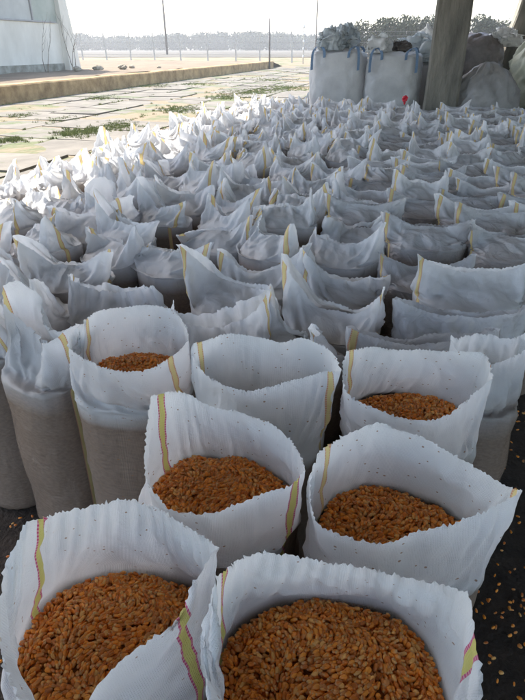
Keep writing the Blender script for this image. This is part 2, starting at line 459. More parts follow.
# raised platform with its concrete retaining edge
mb = MB(); n = 60
rt = random.Random(8)
PV = []; PF = []
for i in range(n + 1):
    t = 3 + (PLAT_T - 3) * i / n
    j1, j2, j3 = (rt.uniform(-0.012, 0.012) for _ in range(3))
    for (s, z) in ((PLAT_S + 0.02 + j1 * .4, -0.15), (PLAT_S + j1, 0.2), (PLAT_S + j2, 0.46 + j3), (PLAT_S - 0.04 + j2, 0.5 + j3), (PLAT_S - 0.42 + j1, 0.51 + j3)):
        PV.append(fw(s, t, z))
for i in range(n):
    for k in range(4):
        a = i * 5 + k; PF.append((a, a + 5, a + 6, a + 1))
e = n * 5
PF.append((e, e + 1, e + 2, e + 3, e + 4))
tag(mesh_obj('retaining_wall', PV, PF, M_PLATF, smooth=False),
    'low ochre stained concrete retaining wall along the far side of the pavement', 'wall')
M_YARD = simple_mat('yard_earth', (0.12, 0.085, 0.052), (0.19, 0.14, 0.09), 0.9, 0.95, 0.7, 14, dist=0.04)
grid_sheet('raised_yard', M_YARD, np.linspace(-45, PLAT_S - 0.36, 60), np.linspace(3, PLAT_T, 80),
           lambda X, Y: 0.50 + 0.03 * fbm(xy3(X, Y), 5, 0.4, 4) , frame=True)
tag(grid_sheet('yard_end_slope', M_YARD, np.linspace(-45, PLAT_S - 0.3, 30), np.linspace(PLAT_T, 62, 20),
           lambda X, Y: 0.50 - 0.54 * sstep(PLAT_T, 54, Y) + 0.03 * fbm(xy3(X, Y), 5, 0.4, 4), frame=True), kind='structure')

# roof over the sacks
mb = MB()
c = fw(4.9, 4.6, 4.35); mb.box(c, (19.7, 18.2, 0.18), -AX)
for t in (-4.3, -1, 2.5, 6, 9.6): mb.box(fw(4.9, t, 4.11), (19.5, 0.26, 0.28), -AX)
tag(mb.build('shed_roof', M_ROOF), 'flat concrete roof slab on cross beams over the grain sacks', 'roof', kind='structure')

# ------------------------------------------------------------------ sacks
CIRC = 1.02
def superell(th, a, b, p=2.6):
    c, s = np.cos(th), np.sin(th)
    return np.sign(c) * np.abs(c) ** (2 / p) * a, np.sign(s) * np.abs(s) ** (2 / p) * b

def catmull(P, n):
    P = [np.asarray(p, float) for p in P]
    Q = [2 * P[0] - P[1]] + P + [2 * P[-1] - P[-2]]
    out = []
    for i in range(1, len(Q) - 2):
        for k in range(12):
            t = k / 12
            out.append(0.5 * ((2 * Q[i]) + (-Q[i-1] + Q[i+1]) * t + (2*Q[i-1] - 5*Q[i] + 4*Q[i+1] - Q[i+2]) * t*t + (-Q[i-1] + 3*Q[i] - 3*Q[i+1] + Q[i+2]) * t**3))
    out.append(P[-1]); out = np.array(out)
    d = np.concatenate([[0], np.cumsum(np.linalg.norm(np.diff(out, axis=0), axis=1))]); d /= d[-1]
    u = np.linspace(0, 1, n)
    return np.stack([np.interp(u, d, out[:, k]) for k in range(3)], -1)

def relax(V, rh, rv, iters=55, grav=0.00025, hemk=0.10, cornk=0.5, dome=None, noise=0.002, seed=0):
    """let the empty neck of a sack buckle like real cloth: distance constraints on the ring grid, first row held by the grain"""
    rg_ = np.random.RandomState(seed)
    X = V.copy(); rmp = np.clip((np.arange(1, len(X)) - 1) / 6, 0, 1)[:, None, None]; X[1:] += rg_.normal(size=X[1:].shape) * noise * .35 * rmp
    W_ = V * np.array([1, 1, .8])
    for i_ in range(2): X[1:, :, i_] += (noise * 2.2 * fbm(W_, seed + 31 + i_, 6.5, 2))[1:] * rmp[..., 0]
    NR, NU = X.shape[:2]
    T = V[-1].copy(); prev = X.copy()
    kk = np.full(NU, hemk)
    for c0 in (0, NU // 2):
        for o in range(-3, 4): kk[(c0 + o) % NU] = cornk
    kk = kk[:, None]
    rd = math.hypot(rh, rv)
    def ln(d): return np.sqrt((d * d).sum(-1, keepdims=True)) + 1e-9
    for it in range(iters):
        vel = (X - prev) * 0.86; prev = X.copy()
        X[1:] += vel[1:]; X[1:, :, 2] -= grav
        for sub in range(4):
            acc = np.zeros_like(X)
            d = np.roll(X, -1, 1) - X; c = 0.5 * (1 - rh / ln(d)) * d
            acc += c; acc -= np.roll(c, 1, 1)
            d = X[1:] - X[:-1]; c = 0.5 * (1 - rv / ln(d)) * d
            acc[:-1] += c; acc[1:] -= c
            R1 = np.roll(X, -1, 1)
            d = R1[1:] - X[:-1]; c = 0.2 * (1 - rd / ln(d)) * d
            acc[:-1] += c; acc[1:] -= np.roll(c, 1, 1)
            d = X[1:] - R1[:-1]; c = 0.2 * (1 - rd / ln(d)) * d
            acc[1:] -= c; acc[:-1] += np.roll(c, 1, 1)
            d = np.roll(X, -3, 1) - X; L = ln(d); c = 0.10 * np.minimum(1 - 2.75 * rh / L, 0) * d
            acc += c; acc -= np.roll(c, 3, 1)
            d = X[3:] - X[:-3]; L = ln(d); c = 0.10 * np.minimum(1 - 2.75 * rv / L, 0) * d
            acc[:-3] += c; acc[3:] -= c
            X[1:] += 0.42 * acc[1:]
            X[-1] += kk * (T - X[-1]) * 0.5
            if dome is not None:
                # the heaped grain keeps the shoulders full: a ridge under the hem
                qx = np.clip(np.abs(X[..., 0] - dome[0]) / dome[3], 0, 1); qy = np.clip(np.abs(X[..., 1] - dome[1]) / dome[4], 0, 1)
                zz = dome[2] + dome[5] * (1 - qy ** 1.8) * (1 - qx ** 3)
                lift = np.clip(zz - X[..., 2], 0, .02) * (qx < 1) * (qy < 1)
                X[1:, :, 2] += lift[1:]
                X[1:, :, 1] += (np.sign(V[..., 1] - dome[1]) * lift * .8)[1:]
    bl = sstep(0, 9, np.arange(NR))[:, None, None]
    return V * (1 - bl) + X * bl

def build_sack(name, rim, sec, hf, stripes, seed, mats, teeth=0.0035, base=(0, 0), lean_rz=0.0, nv_body=20, nv_neck=26,
               fold=0.006, wrinkle=0.004, neck_fold=0.0, fill_top=None, fill_soft=0.03, collapse=0.0, parent_loc=None, rz=0.0, sim=None, top_only=None, hem=False, plump=False):
    """rim (NU,3) local coordinates, u=0 at the right crease, back half first; sec=(a,b) of the filled body"""
    NU = len(rim)
    u = np.arange(NU) / NU
    th = 2 * math.pi * u
    rng = np.random.RandomState(seed)
    rows = []; vv = []
    # body rings from the bottom up
    levels = np.concatenate([[0.0, 0.0, 0.012, 0.035], np.linspace(0.07, 1.0, nv_body - 4)])
    ins = [0.45, 0.86, 0.94, 0.985] + [1] * (nv_body - 4)
    cyc = np.array(base, float)
    cr, sr = math.cos(lean_rz), math.sin(lean_rz)
    top_c = rim[:, :2].mean(0) * 0.75
    def bodyring(l, inset):
        bulge = 1 + 0.05 * math.sin(math.pi * min(1, l * 1.15)) - 0.035 * (1 - l)
        x, y = superell(th, sec[0] * bulge * inset, sec[1] * bulge * inset, 2.7)
        X = x * cr - y * sr; Y = x * sr + y * cr
        cen = cyc * (1 - l) + top_c * l
        return np.stack([X + cen[0], Y + cen[1], np.full(NU, hf * l)], -1)
    for l, q in zip(levels, ins):
        rows.append(bodyring(l, q)); vv.append(hf * l)
    top = bodyring(1.0, 1.0)
    for k in range(1, nv_neck + 1):
        t = k / nv_neck
        e = t ** 1.75 if plump else t * t * (3 - 2 * t) * 0.45 + t * 0.55
        r = top.copy()
        r[:, :2] = top[:, :2] * (1 - e) + rim[:, :2] * e
        r[:, 2] = hf + (rim[:, 2] - hf) * t
        if collapse:
            sag = collapse * math.sin(math.pi * t) ** 1.2
            cen = r[:, :2].mean(0)
            # only the long faces fall inwards, the creases stay out
            r[:, :2] = r[:, :2] - (r[:, :2] - cen) * (sag * np.abs(np.sin(th)) ** 2)[:, None]
        rows.append(r); vv.append(hf + 0.22 * t)
    V = np.array(rows)                                   # (NV,NU,3)
    NV = V.shape[0]
    vv = np.array(vv)
    if sim:
        dm = None
        if sim.get('dome'): dm = (top_c[0], top_c[1], hf - 0.01, sec[0] * 1.0, sec[1] * 1.0, sim['dome'])
        V[nv_body - 1:] = relax(V[nv_body - 1:], sim['circ'] / NU, (sim['neck'] if sim['neck'] > 0 else -sim['neck'] * np.linalg.norm(V[-1] - V[nv_body - 1], axis=-1).mean()) / nv_neck, sim.get('iters', 55), sim.get('grav', .00025), sim.get('hemk', .1), sim.get('cornk', .5), dm, sim.get('noise', .002), seed)
    hgt = V[:, :, 2]
    tneck = np.clip((np.arange(NV) - nv_body + 1) / nv_neck, 0, 1)[:, None]
    # normals in plan
    dv = np.roll(V, -1, 1) - np.roll(V, 1, 1)
    nrm = np.stack([dv[..., 1], -dv[..., 0], dv[..., 0] * 0], -1)
    nrm /= np.linalg.norm(nrm, axis=-1, keepdims=True) + 1e-9
    Cyl = np.stack([np.cos(th)[None] * 0.17 + 0 * hgt, np.sin(th)[None] * 0.17 + 0 * hgt, np.repeat(vv[:, None], NU, 1)], -1)
    # body: shallow horizontal creases; neck: long folds running down from the hem
    Cb = Cyl * np.array([1, 1, 3.2]); Cn = Cyl * np.array([1, 1, 0.35])
    n1 = fbm(Cb, seed + 1, 5.0, 3); n2 = fbm(Cyl, seed + 2, 1.6, 2)
    ridg = 1 - np.abs(fbm(Cn, seed + 3, 7.5, 3, 0.5)) * 1.6
    diag = Cyl + np.stack([Cyl[..., 2] * 0.8, 0 * hgt, 0 * hgt], -1)
    ridg2 = 1 - np.abs(fbm(diag * np.array([1, 1, 0.8]), seed + 4, 5.5, 3)) * 1.6
    disp = wrinkle * n1 * (1 - 0.5 * tneck) + fold * 1.2 * n2 * (0.4 + tneck)
    env = np.sin(math.pi * np.clip(tneck, 0, 1)) ** 0.7
    disp = disp + neck_fold * (ridg * 0.7 + ridg2 * 0.6 - 0.5) * (env + 0.35 * tneck + 0.35 * np.exp(-np.clip(hf - hgt, 0, 1) / 0.07) * (1 - tneck))
    # tight crumples where the cloth lies over the grain
    V = V + nrm * disp[..., None]
    V[1:, :, 2] += (0.35 * neck_fold * ridg2 * env)[1:]
    # pinked hem
    if teeth:
        V[-1, :, 2] += np.where(np.arange(NU) % 2 == 0, teeth, -teeth) * rng.uniform(.2, 1.5, NU) + 0.0015 * fbm(Cyl[-1], seed + 9, 9, 2)
        V[-1, :, :2] += nrm[-1, :, :2] * (0.002 * rng.normal(size=NU))[:, None]
    V[:, :, 2] = np.maximum(V[:, :, 2], 0.004)
    ft = hf if fill_top is None else fill_top
    fl = 1 - sstep(ft - fill_soft, ft + fill_soft, V[:, :, 2] + 0.02 * fbm(Cyl, seed + 5, 2.5, 3))
    idx = np.arange(NV * NU).reshape(NV, NU)
    a = idx[:-1]; b = np.roll(idx, -1, 1)[:-1]; c_ = np.roll(idx, -1, 1)[1:]; d = idx[1:]
    F = np.stack([a, b, c_, d], -1)                      # (NV-1,NU,4)
    Ucoord = np.arange(NU + 1) / NU * CIRC
    u0 = np.repeat(Ucoord[None, :-1], NV - 1, 0); u1 = np.repeat(Ucoord[None, 1:], NV - 1, 0)
    v0 = np.repeat(vv[:-1, None], NU, 1); v1 = np.repeat(vv[1:, None], NU, 1)
    UV = np.stack([np.stack([u0, v0], -1), np.stack([u1, v0], -1), np.stack([u1, v1], -1), np.stack([u0, v1], -1)], 2)  # NV-1,NU,4,2
    mask = np.zeros((NV - 1, NU), bool)
    um = (np.arange(NU) + 0.5) / NU
    parts = []
    for (ua, ub) in stripes:
        mk = (um > ua) & (um < ub)
        m2 = np.zeros_like(mask); m2[(NV - 1 - top_only if top_only else 1):, mk] = True
        mask |= m2; parts.append((mk, m2))
    Vf = V.reshape(-1, 3)
    # vertex normals of the whole sack, shared by its parts so that no seam shows between them
    q0, q1, q2, q3 = (Vf[F[..., i].ravel()] for i in range(4))
    fn = np.cross(q2 - q0, q3 - q1)
    nn = np.zeros_like(Vf)
    for i in range(4): np.add.at(nn, F[..., i].ravel(), fn)
    nn = nn.reshape(V.shape); nn /= np.linalg.norm(nn, axis=-1, keepdims=True) + 1e-12
    root = empty(name, parent_loc if parent_loc is not None else (0, 0, 0), rz)
    rowid = np.repeat(np.arange(NV - 1)[:, None], NU, 1)
    def piece(nm, sel, par):
        f = F[sel].reshape(-1, 4)
        used, inv = np.unique(f.ravel(), return_inverse=True)
        o = mesh_obj(nm, Vf[used], inv.reshape(-1, 4), mats[0], parent=par, uv=UV[sel].reshape(-1, 2), attrs={'fill': fl.ravel()[used]})
        o.data.normals_split_custom_set_from_vertices([tuple(q) for q in nn.reshape(-1, 3)[used]])
        return o
    piece('filled_body', ~mask & (rowid < nv_body - 1), root)
    neck = piece('neck', ~mask & (rowid >= nv_body - 1) & (rowid < NV - 1 - (1 if hem else 0)), root)
    if hem: piece('hem', ~mask & (rowid >= NV - 2), neck)
    for mk, m2 in parts:
        cols = np.where(mk)[0]
        cc = np.concatenate([cols, [cols[-1] + 1]]) % NU
        r0_ = NV - 1 - top_only if top_only else 1
        sub = V[r0_:, cc]
        nr, nc = sub.shape[:2]
        ii = np.arange(nr * nc).reshape(nr, nc)
        FF = np.stack([ii[:-1, :-1], ii[:-1, 1:], ii[1:, 1:], ii[1:, :-1]], -1).reshape(-1, 4)
        across = np.repeat((np.arange(nc) / (nc - 1))[None], nr, 0).ravel()
        uvs = UV[r0_:][:, cols].reshape(-1, 2)
        o = mesh_obj('side_stripe', sub.reshape(-1, 3), FF, mats[1], parent=root, uv=uvs, attrs={'across': across})
        o.data.normals_split_custom_set_from_vertices([tuple(q) for q in nn[r0_:, cc].reshape(-1, 3)])
    build_sack.last = V
    return root

# ---- corn kernels
def kernel_base():
    V = []; F = []
    rings = [(-0.5, 0.16, 0.16), (-0.30, 0.30, 0.22), (0.10, 0.40, 0.25), (0.38, 0.34, 0.20), (0.5, 0.14, 0.10)]
    n = 6
    for (x, w_, h_) in rings:
        for k in range(n):
            t = 2 * math.pi * k / n
            V.append((x, w_ * math.cos(t), h_ * math.sin(t)))
    for i in range(len(rings) - 1):
        for k in range(n):
            F.append((i*n+k, i*n+(k+1)%n, (i+1)*n+(k+1)%n, (i+1)*n+k))
    V.append((-0.53, 0, 0)); V.append((0.53, 0, 0))
    a, b = len(V) - 2, len(V) - 1
    for k in range(n):
        F.append((k, a, a, (k+1) % n)); F.append(((len(rings)-1)*n+k, (len(rings)-1)*n+(k+1)%n, b, b))
    return np.array(V), [tuple(dict.fromkeys(f)) for f in F]
KV, KF = kernel_base()
KT = []
for f in KF:
    if len(f) == 4: KT += [(f[0], f[1], f[2]), (f[0], f[2], f[3])]
    else: KT.append(f)
KT = np.array(KT)
def kernels_mesh(name, pos, seed, size=0.0108, tilt=0.5):
    rng = np.random.RandomState(seed)
    n = len(pos)
    a = rng.rand(n) * 6.283; b = rng.normal(size=n) * tilt; r = rng.rand(n) * 6.283
    L = size * rng.uniform(0.82, 1.18, n); W = L * rng.uniform(0.9, 1.2, n)
    P = KV[None] * np.stack([L, W, W], -1)[:, None]
    y = P[..., 1] * np.cos(r)[:, None] * 1 - P[..., 2] * np.sin(r)[:, None]; z = P[..., 1] * np.sin(r)[:, None] + P[..., 2] * np.cos(r)[:, None]
    x = P[..., 0]
    x2 = x * np.cos(b)[:, None] - z * np.sin(b)[:, None]; z2 = x * np.sin(b)[:, None] + z * np.cos(b)[:, None]
    x3 = x2 * np.cos(a)[:, None] - y * np.sin(a)[:, None]; y3 = x2 * np.sin(a)[:, None] + y * np.cos(a)[:, None]
    V = np.stack([x3, y3, z2], -1) + pos[:, None]
    F = (KT[None] + (np.arange(n) * len(KV))[:, None, None]).reshape(-1, 3)
    pal = np.array([(0.72, 0.225, 0.020), (0.58, 0.155, 0.013), (0.84, 0.30, 0.034), (0.50, 0.14, 0.014), (0.76, 0.38, 0.10), (0.76, 0.25, 0.022), (0.58, 0.22, 0.05)])
    col = pal[rng.randint(0, len(pal), n)] * rng.uniform(0.95, 1.3, (n, 1))
    tip = np.array((0.62, 0.42, 0.20))
    wt = np.clip((-KV[:, 0] - 0.28) * 3.0, 0, 0.7)[None, :, None]
    cc = col[:, None] * (1 - wt) + tip * wt
    cc = np.concatenate([cc, np.ones(cc.shape[:2] + (1,))], -1)
    return mesh_obj(name, V.reshape(-1, 3), F, M_CORN, attrs={'col': cc.reshape(-1, 4)})

def inner_radius(V, c, z):
    """smallest distance of the cloth from c, per direction, at heights near z"""
    P = V.reshape(-1, 3); P = P[np.abs(P[:, 2] - z) < 0.016]
    d = P[:, :2] - c; r = np.hypot(d[:, 0], d[:, 1]); a = np.arctan2(d[:, 1], d[:, 0])
    nb = 72; out = np.full(nb, np.nan); bi = np.floor((a + math.pi) / (2 * math.pi) * nb).astype(int) % nb
    for k in range(nb):
        m = np.isin(bi, [(k - 1) % nb, k, (k + 1) % nb])
        out[k] = r[m].min() if m.any() else np.nan
    out = np.where(np.isnan(out), np.nanmin(out), out)
    return lambda t: np.interp(((t + math.pi) / (2 * math.pi) * nb - 0.5) % nb, np.arange(nb + 1), np.append(out, out[0]))

def corn_heap(cx, cy, z, a, b, rz, seed, label, mound=0.03, tiltxy=(0, 0), n=3000, rad=None):
    rng = np.random.RandomState(seed)
    r = np.sqrt(rng.rand(n)); th = rng.rand(n) * 6.283 - math.pi
    RR = rad(th) - 0.004; X = r * RR * np.cos(th); Y = r * RR * np.sin(th); rz = 0.0
    def hz(X, Y):
        q = (X / a) ** 2 + (Y / b) ** 2
        return z + mound * (1 - q) + tiltxy[0] * X + tiltxy[1] * Y + 0.006 * fbm(np.stack([X, Y, X * 0], -1), seed, 7, 2)
    Z = hz(X, Y) + rng.uniform(-0.006, 0.005, n)
    cr, sr = math.cos(rz), math.sin(rz)
    pos = np.stack([cx + X * cr - Y * sr, cy + X * sr + Y * cr, Z], -1)
    o = kernels_mesh('corn_heap', pos, seed)
    tag(o, label, 'corn', 'loose corn in the open sacks', 'stuff')
    # the grain just under the top kernels
    nr, na = 14, 40
    V = [(cx, cy, float(hz(np.array([0.]), np.array([0.]))[0]) - 0.006)]; F = []
    for i in range(1, nr + 1):
        for k in range(na):
            t = 6.28318 * k / na; q_ = (float(rad(math.atan2(math.sin(t), math.cos(t)))) - .002) * i / nr; x = q_ * math.cos(t); y = q_ * math.sin(t)
            V.append((cx + x * cr - y * sr, cy + x * sr + y * cr, float(hz(np.array([x]), np.array([y]))[0]) - 0.006))
    for k in range(na): F.append((0, 1 + k, 1 + (k + 1) % na))
    for i in range(nr - 1):
        for k in range(na): F.append((1+i*na+k, 1+(i+1)*na+k, 1+(i+1)*na+(k+1)%na, 1+i*na+(k+1)%na))
    bed = mesh_obj('grain_bed', V, F, M_CORNBED, parent=o)
    return o

# ---- open sacks: rims given as (photo x, photo y, height in metres); back half from right corner to left corner, then front half back again
def open_sack(back, front, hf, sec, stripes, seed, label, base_shift=(0, 0), corn=None, fill_top=None, lean=None, neck_fold=0.0045, body_rot=None):
    NU = 228
    Bp = [at(*p) for p in back]; Fp = [at(*p) for p in front]
    B = catmull(Bp, NU // 2 + 1); Fr = catmull([Bp[-1]] + Fp + [Bp[0]], NU // 2 + 1)
    rim = np.concatenate([B[:-1], Fr[:-1]])
    cen = rim[:, :2].mean(0)
    d = B[0, :2] - B[-1, :2]; rz = math.atan2(d[1], d[0])
    loc = (cen[0] + base_shift[0], cen[1] + base_shift[1], 0)
    loc_rim = rim.copy(); loc_rim[:, 0] -= loc[0]; loc_rim[:, 1] -= loc[1]
    br = rz if body_rot is None else body_rot
    L = np.linalg.norm(np.diff(np.vstack([rim, rim[:1]])[:, :2], axis=0), axis=1).sum()
    print('open', label[:40], 'centre %.2f %.2f' % tuple(cen), 'circ %.2f' % L, 'rz %.0f' % math.degrees(rz))
    o = build_sack('open_sack', loc_rim, sec, hf, stripes, seed, (M_OPEN, M_STRIPE_NEAR if L and seed < 104 else M_STRIPE), base=(0, 0), lean_rz=br,
                   fold=0.004, wrinkle=0.0035, neck_fold=neck_fold, fill_top=fill_top, fill_soft=0.02, parent_loc=loc, teeth=0.0015, hem=True,
                   sim=dict(circ=L * 1.008, neck=-1.008, hemk=.35, cornk=.8, grav=.0001, noise=.003, iters=40))
    tag(o, label, 'sack', 'open sacks of corn in the foreground')
    if corn:
        tc_ = loc_rim[:, :2].mean(0) * 0.75
        corn_heap(loc[0] + tc_[0] , loc[1] + tc_[1], corn[0], sec[0] * 0.985, sec[1] * 0.985, br, seed + 50, corn[1],
                  mound=corn[2] if len(corn) > 2 else 0.02, n=4600 if seed < 104 else 3300,
                  rad=inner_radius(build_sack.last, tc_, corn[0] + .01))
    return o

open_sack([(215,545,.82),(176,522,.82),(135,500,.82),(100,503,.82),(60,510,.83),(27,520,.86)],
          [(8,560,.80),(0,600,.77),(-2,650,.75),(18,695,.75),(45,720,.75),(78,712,.755),(110,672,.76),(150,638,.76),(172,622,.75),(184,600,.755),(194,575,.79)],
          0.60, (0.172, 0.150), [(0.452, 0.474), (0.907, 0.929)], 101,
          'open white sack heaped with corn at the bottom left, front of all sacks', base_shift=(-0.01, 0.02),
          corn=(0.59, 'orange corn kernels filling the open sack at the bottom left', 0.035), fill_top=0.58)
open_sack([(474,590,.84),(440,580,.82),(390,570,.81),(330,560,.81),(285,555,.82),(250,557,.83),(219,576,.86)],
          [(207,620,.79),(200,655,.76),(215,700,.75),(250,745,.75),(320,780,.75),(400,775,.75),(460,740,.75),(484,690,.76),(481,640,.80)],
          0.66, (0.172, 0.150), [(0.46, 0.482), (0.945, 0.967)], 102,
          'open white sack heaped with corn at the bottom centre with a striped right corner', base_shift=(0.0, 0.01),
          corn=(0.645, 'orange corn kernels filling the open sack at the bottom centre', 0.03), fill_top=0.64)
open_sack([(306,468,.79),(295,445,.79),(275,425,.80),(240,411,.80),(208,407,.80),(180,391,.84),(152,395,.86)],
          [(147,430,.81),(145,470,.78),(155,493,.78),(172,508,.78),(195,513,.78),(220,509,.78),(245,500,.78),(270,491,.78),(292,485,.785)],
          0.60, (0.165, 0.150), [(0.462, 0.482), (0.962, 0.982)], 103,
          'open white sack half full of corn, second row, left of the pair', base_shift=(0.0, 0.01),
          corn=(0.64, 'orange corn kernels in the left open sack of the second row', 0.03), fill_top=0.64)
open_sack([(522,490,.85),(500,482,.81),(450,452,.80),(425,437,.80),(400,429,.81),(375,421,.82),(345,430,.82),(316,448,.83)],
          [(311,478,.79),(313,505,.775),(322,524,.77),(342,533,.77),(365,539,.77),(388,542,.77),(415,532,.775),(445,526,.78),(475,515,.79),(502,502,.82)],
          0.58, (0.170, 0.152), [(0.018, 0.040), (0.465, 0.484)], 104,
          'open white sack of corn, second row right, its pointed corner reaching the picture edge', base_shift=(-0.01, 0.01),
          corn=(0.635, 'orange corn kernels in the right open sack of the second row', 0.02), fill_top=0.62)
open_sack([(341,370,.80),(330,350,.80),(303,338,.80),(281,343,.79),(262,338,.80),(228,334,.80),(193,342,.83)],
          [(191,352,.80),(198,366,.78),(210,377,.77),(230,386,.77),(250,390,.77),(272,385,.77),(298,379,.77),(322,371,.78)],
          0.56, (0.170, 0.150), [(0.468, 0.486), (0.96, 0.978)], 105,
          'open white sack with no corn showing, third row between two open sacks', base_shift=(0, 0), fill_top=0.55)
open_sack([(493,378,.80),(489,358,.80),(478,350,.81),(440,350,.80),(400,349,.80),(370,347,.80),(347,350,.81)],
          [(343,370,.78),(343,388,.77),(352,398,.765),(365,404,.76),(390,414,.76),(418,420,.76),(445,417,.76),(460,405,.765),(472,394,.77),(484,385,.785)],
          0.60, (0.170, 0.150), [(0.472, 0.49)], 106,
          'open squarish white sack of corn at the right end of the third row', base_shift=(0, 0.0),
          corn=(0.632, 'orange corn kernels deep in the squarish open sack at the right', 0.012), fill_top=0.62)
open_sack([(187,340,.80),(184,322,.80),(172,309,.80),(150,305,.80),(115,308,.81),(98,312,.82),(86,320,.84)],
          [(74,330,.80),(70,344,.78),(78,353,.775),(95,363,.77),(118,369,.77),(140,370,.77),(158,363,.775),(175,353,.78)],
          0.60, (0.165, 0.148), [(0.46, 0.482), (0.925, 0.943)], 107,
          'open white sack of corn at the left of the third row, brown grain line below', base_shift=(0, 0.0),
          corn=(0.64, 'orange corn kernels in the open sack at the left of the third row', 0.03), fill_top=0.60)

# ---- tied sacks: the empty neck is folded flat and stands up in pointed corners
def closed_rim(NU, rng, H, ear_l, ear_r, sag, gap, bend_l=0.0, bend_r=0.0,  half=0.235, wav=0.03, skew=0.0, droop=0.0, ear_pull=0.03, out_l=0.0, out_r=0.0):
    u = np.arange(NU) / NU
    q = np.where(u < 0.5, 1 - 4 * u, -1 + 4 * (u - 0.5))      # +1 right .. -1 left .. +1
    side = np.where(u < 0.5, 1.0, -1.0)
    aq = np.abs(q)
    z = H - sag * (1 - aq ** 2) ** 1.1
    er = np.where(q > 0, ear_r, ear_l)
    z = z + er * np.sin(np.clip((aq - 0.25) / 0.68, 0, 1) * math.pi / 2) ** 1.7
    x = q * half * (1 - ear_pull * np.clip((aq - 0.6) / 0.4, 0, 1)) + np.where(q > 0, out_r, -out_l) * np.clip((aq - 0.5) / 0.5, 0, 1) ** 2
    p1, p2 = rng.rand(2) * 6.28
    y = wav * np.sin(q * 2.6 + p1) + wav * 0.5 * np.sin(q * 6 + p2) + skew * q + droop * (1 - aq ** 2)
    y = y + np.where(q > 0, bend_r, bend_l) * np.clip((aq - .4) / .6, 0, 1) ** 2
    g = gap * (1 - aq ** 6) * (1 + 0.9 * np.clip((aq - .3) / .5, 0, 1)) * (1 + 0.4 * np.sin(q * 4 + p2))
    y = y + side * g
    z = z + np.where(side > 0, 1, -1) * 0.35 * gap * (1 - aq ** 2) + 0.006 * np.sin(q * 9 + p1)
    return np.stack([x, y, z], -1)

STR = [(0.518, 0.542), (0.955, 0.979)]
STR_L = [(0.518, 0.545)]
def make_closed(kind, seed, loc=(0, 0, 0), rz=0.0, NU=120, over=None):
    rng = np.random.RandomState(seed)
    U = rng.uniform
    tonly = None; circ = 1.035; neck_l = U(.185, .21); dome_h = U(.075, .10)
    hf = U(.555, .60); nf = 0.0085; col = 0.0; mats = (M_CLOSED, M_STRIPE); sec = (0.172, 0.148)
    k = dict(H=hf + U(.10, .135), ear_l=U(.04, .14), ear_r=U(.02, .12), sag=U(-.01, .03), gap=U(.003, .012), wav=U(.01, .045), skew=U(-.05, .05), droop=U(-.06, .06),
             out_l=U(-.06, .02), out_r=U(-.06, .02), bend_l=U(-.07, .07), bend_r=U(-.07, .07), half=U(.185, .215))
    if rng.rand() < .4: k['ear_' + 'lr'[rng.randint(2)]] = U(-.03, .02)
    st = [STR, [(0.518, 0.542)], [(0.518, 0.542), (0.02, 0.044)], [(0.452, 0.476), (0.955, 0.979)], [(0.452, 0.476)], [(0.955, 0.979)]][rng.randint(6)]
    ft = hf - 0.015
    if kind == 'loose':                    # hem hanging open a little
        k.update(gap=U(.03, .05), ear_l=U(.04, .12), ear_r=U(.02, .08))
    if kind == 'pillow':                   # wide flat hem, hardly any corner
        hf = U(.53, .57); sec = (0.205, 0.150); neck_l = U(.175, .195); st = STR_L if rng.rand() < .7 else []
        k.update(H=hf + U(.10, .13), ear_l=U(.015, .06), ear_r=U(.0, .03), sag=U(.0, .02), wav=.014, droop=U(-.04, .04), skew=U(-.03, .03), half=0.24, ear_pull=0.0, gap=0.006, bend_l=U(-.04, .04), bend_r=U(-.04, .04), out_l=0., out_r=0.)
        mats = (M_FILM if rng.rand() < .6 else M_CLOSED, M_STRIPE); ft = hf + .02; circ = 1.03
    if over:
        for a_, b_ in over.items():
            if a_ == 'hf': hf = b_
            elif a_ == 'mats': mats = b_
            elif a_ == 'st': st = b_
            elif a_ == 'sec': sec = b_
            elif a_ == 'half': k['half'] = b_
            elif a_ == 'ft': ft = b_
            elif a_ == 'col': col = b_
            elif a_ == 'nf': nf = b_
            elif a_ == 'top_only': tonly = b_
            elif a_ == 'circ': circ = b_
            elif a_ == 'dome': dome_h = b_
            elif a_ == 'neck': neck_l = b_
            else: k[a_] = b_
    rim = closed_rim(NU, rng, **k)
    return build_sack('grain_sack', rim, sec, hf, st, seed, mats, teeth=0.0018, fold=0.008, wrinkle=0.004, neck_fold=nf,
                      fill_top=ft, fill_soft=0.06, collapse=col, plump=dome_h > .04, parent_loc=loc, rz=rz, nv_body=14, nv_neck=24, top_only=tonly,
                      sim=dict(circ=circ, neck=neck_l, hemk=.05, cornk=.35, grav=.0002, dome=dome_h, noise=.004, iters=50))

placed = []
def near(kind, px, D, rzd, seed, label, over=None):
    """tied sack whose hem centre stands at ground distance D on the photo column px"""
    depth = D * math.cos(R(PITCH)) + 0.75 * math.sin(R(PITCH))
    x = (px - 262.5) / FPX * depth
    o = make_closed(kind, seed, (x, D, 0), R(rzd), over=over)
    tag(o, label, 'sack', 'tied white grain sacks standing in rows')
    placed.append((x, D))
    return o

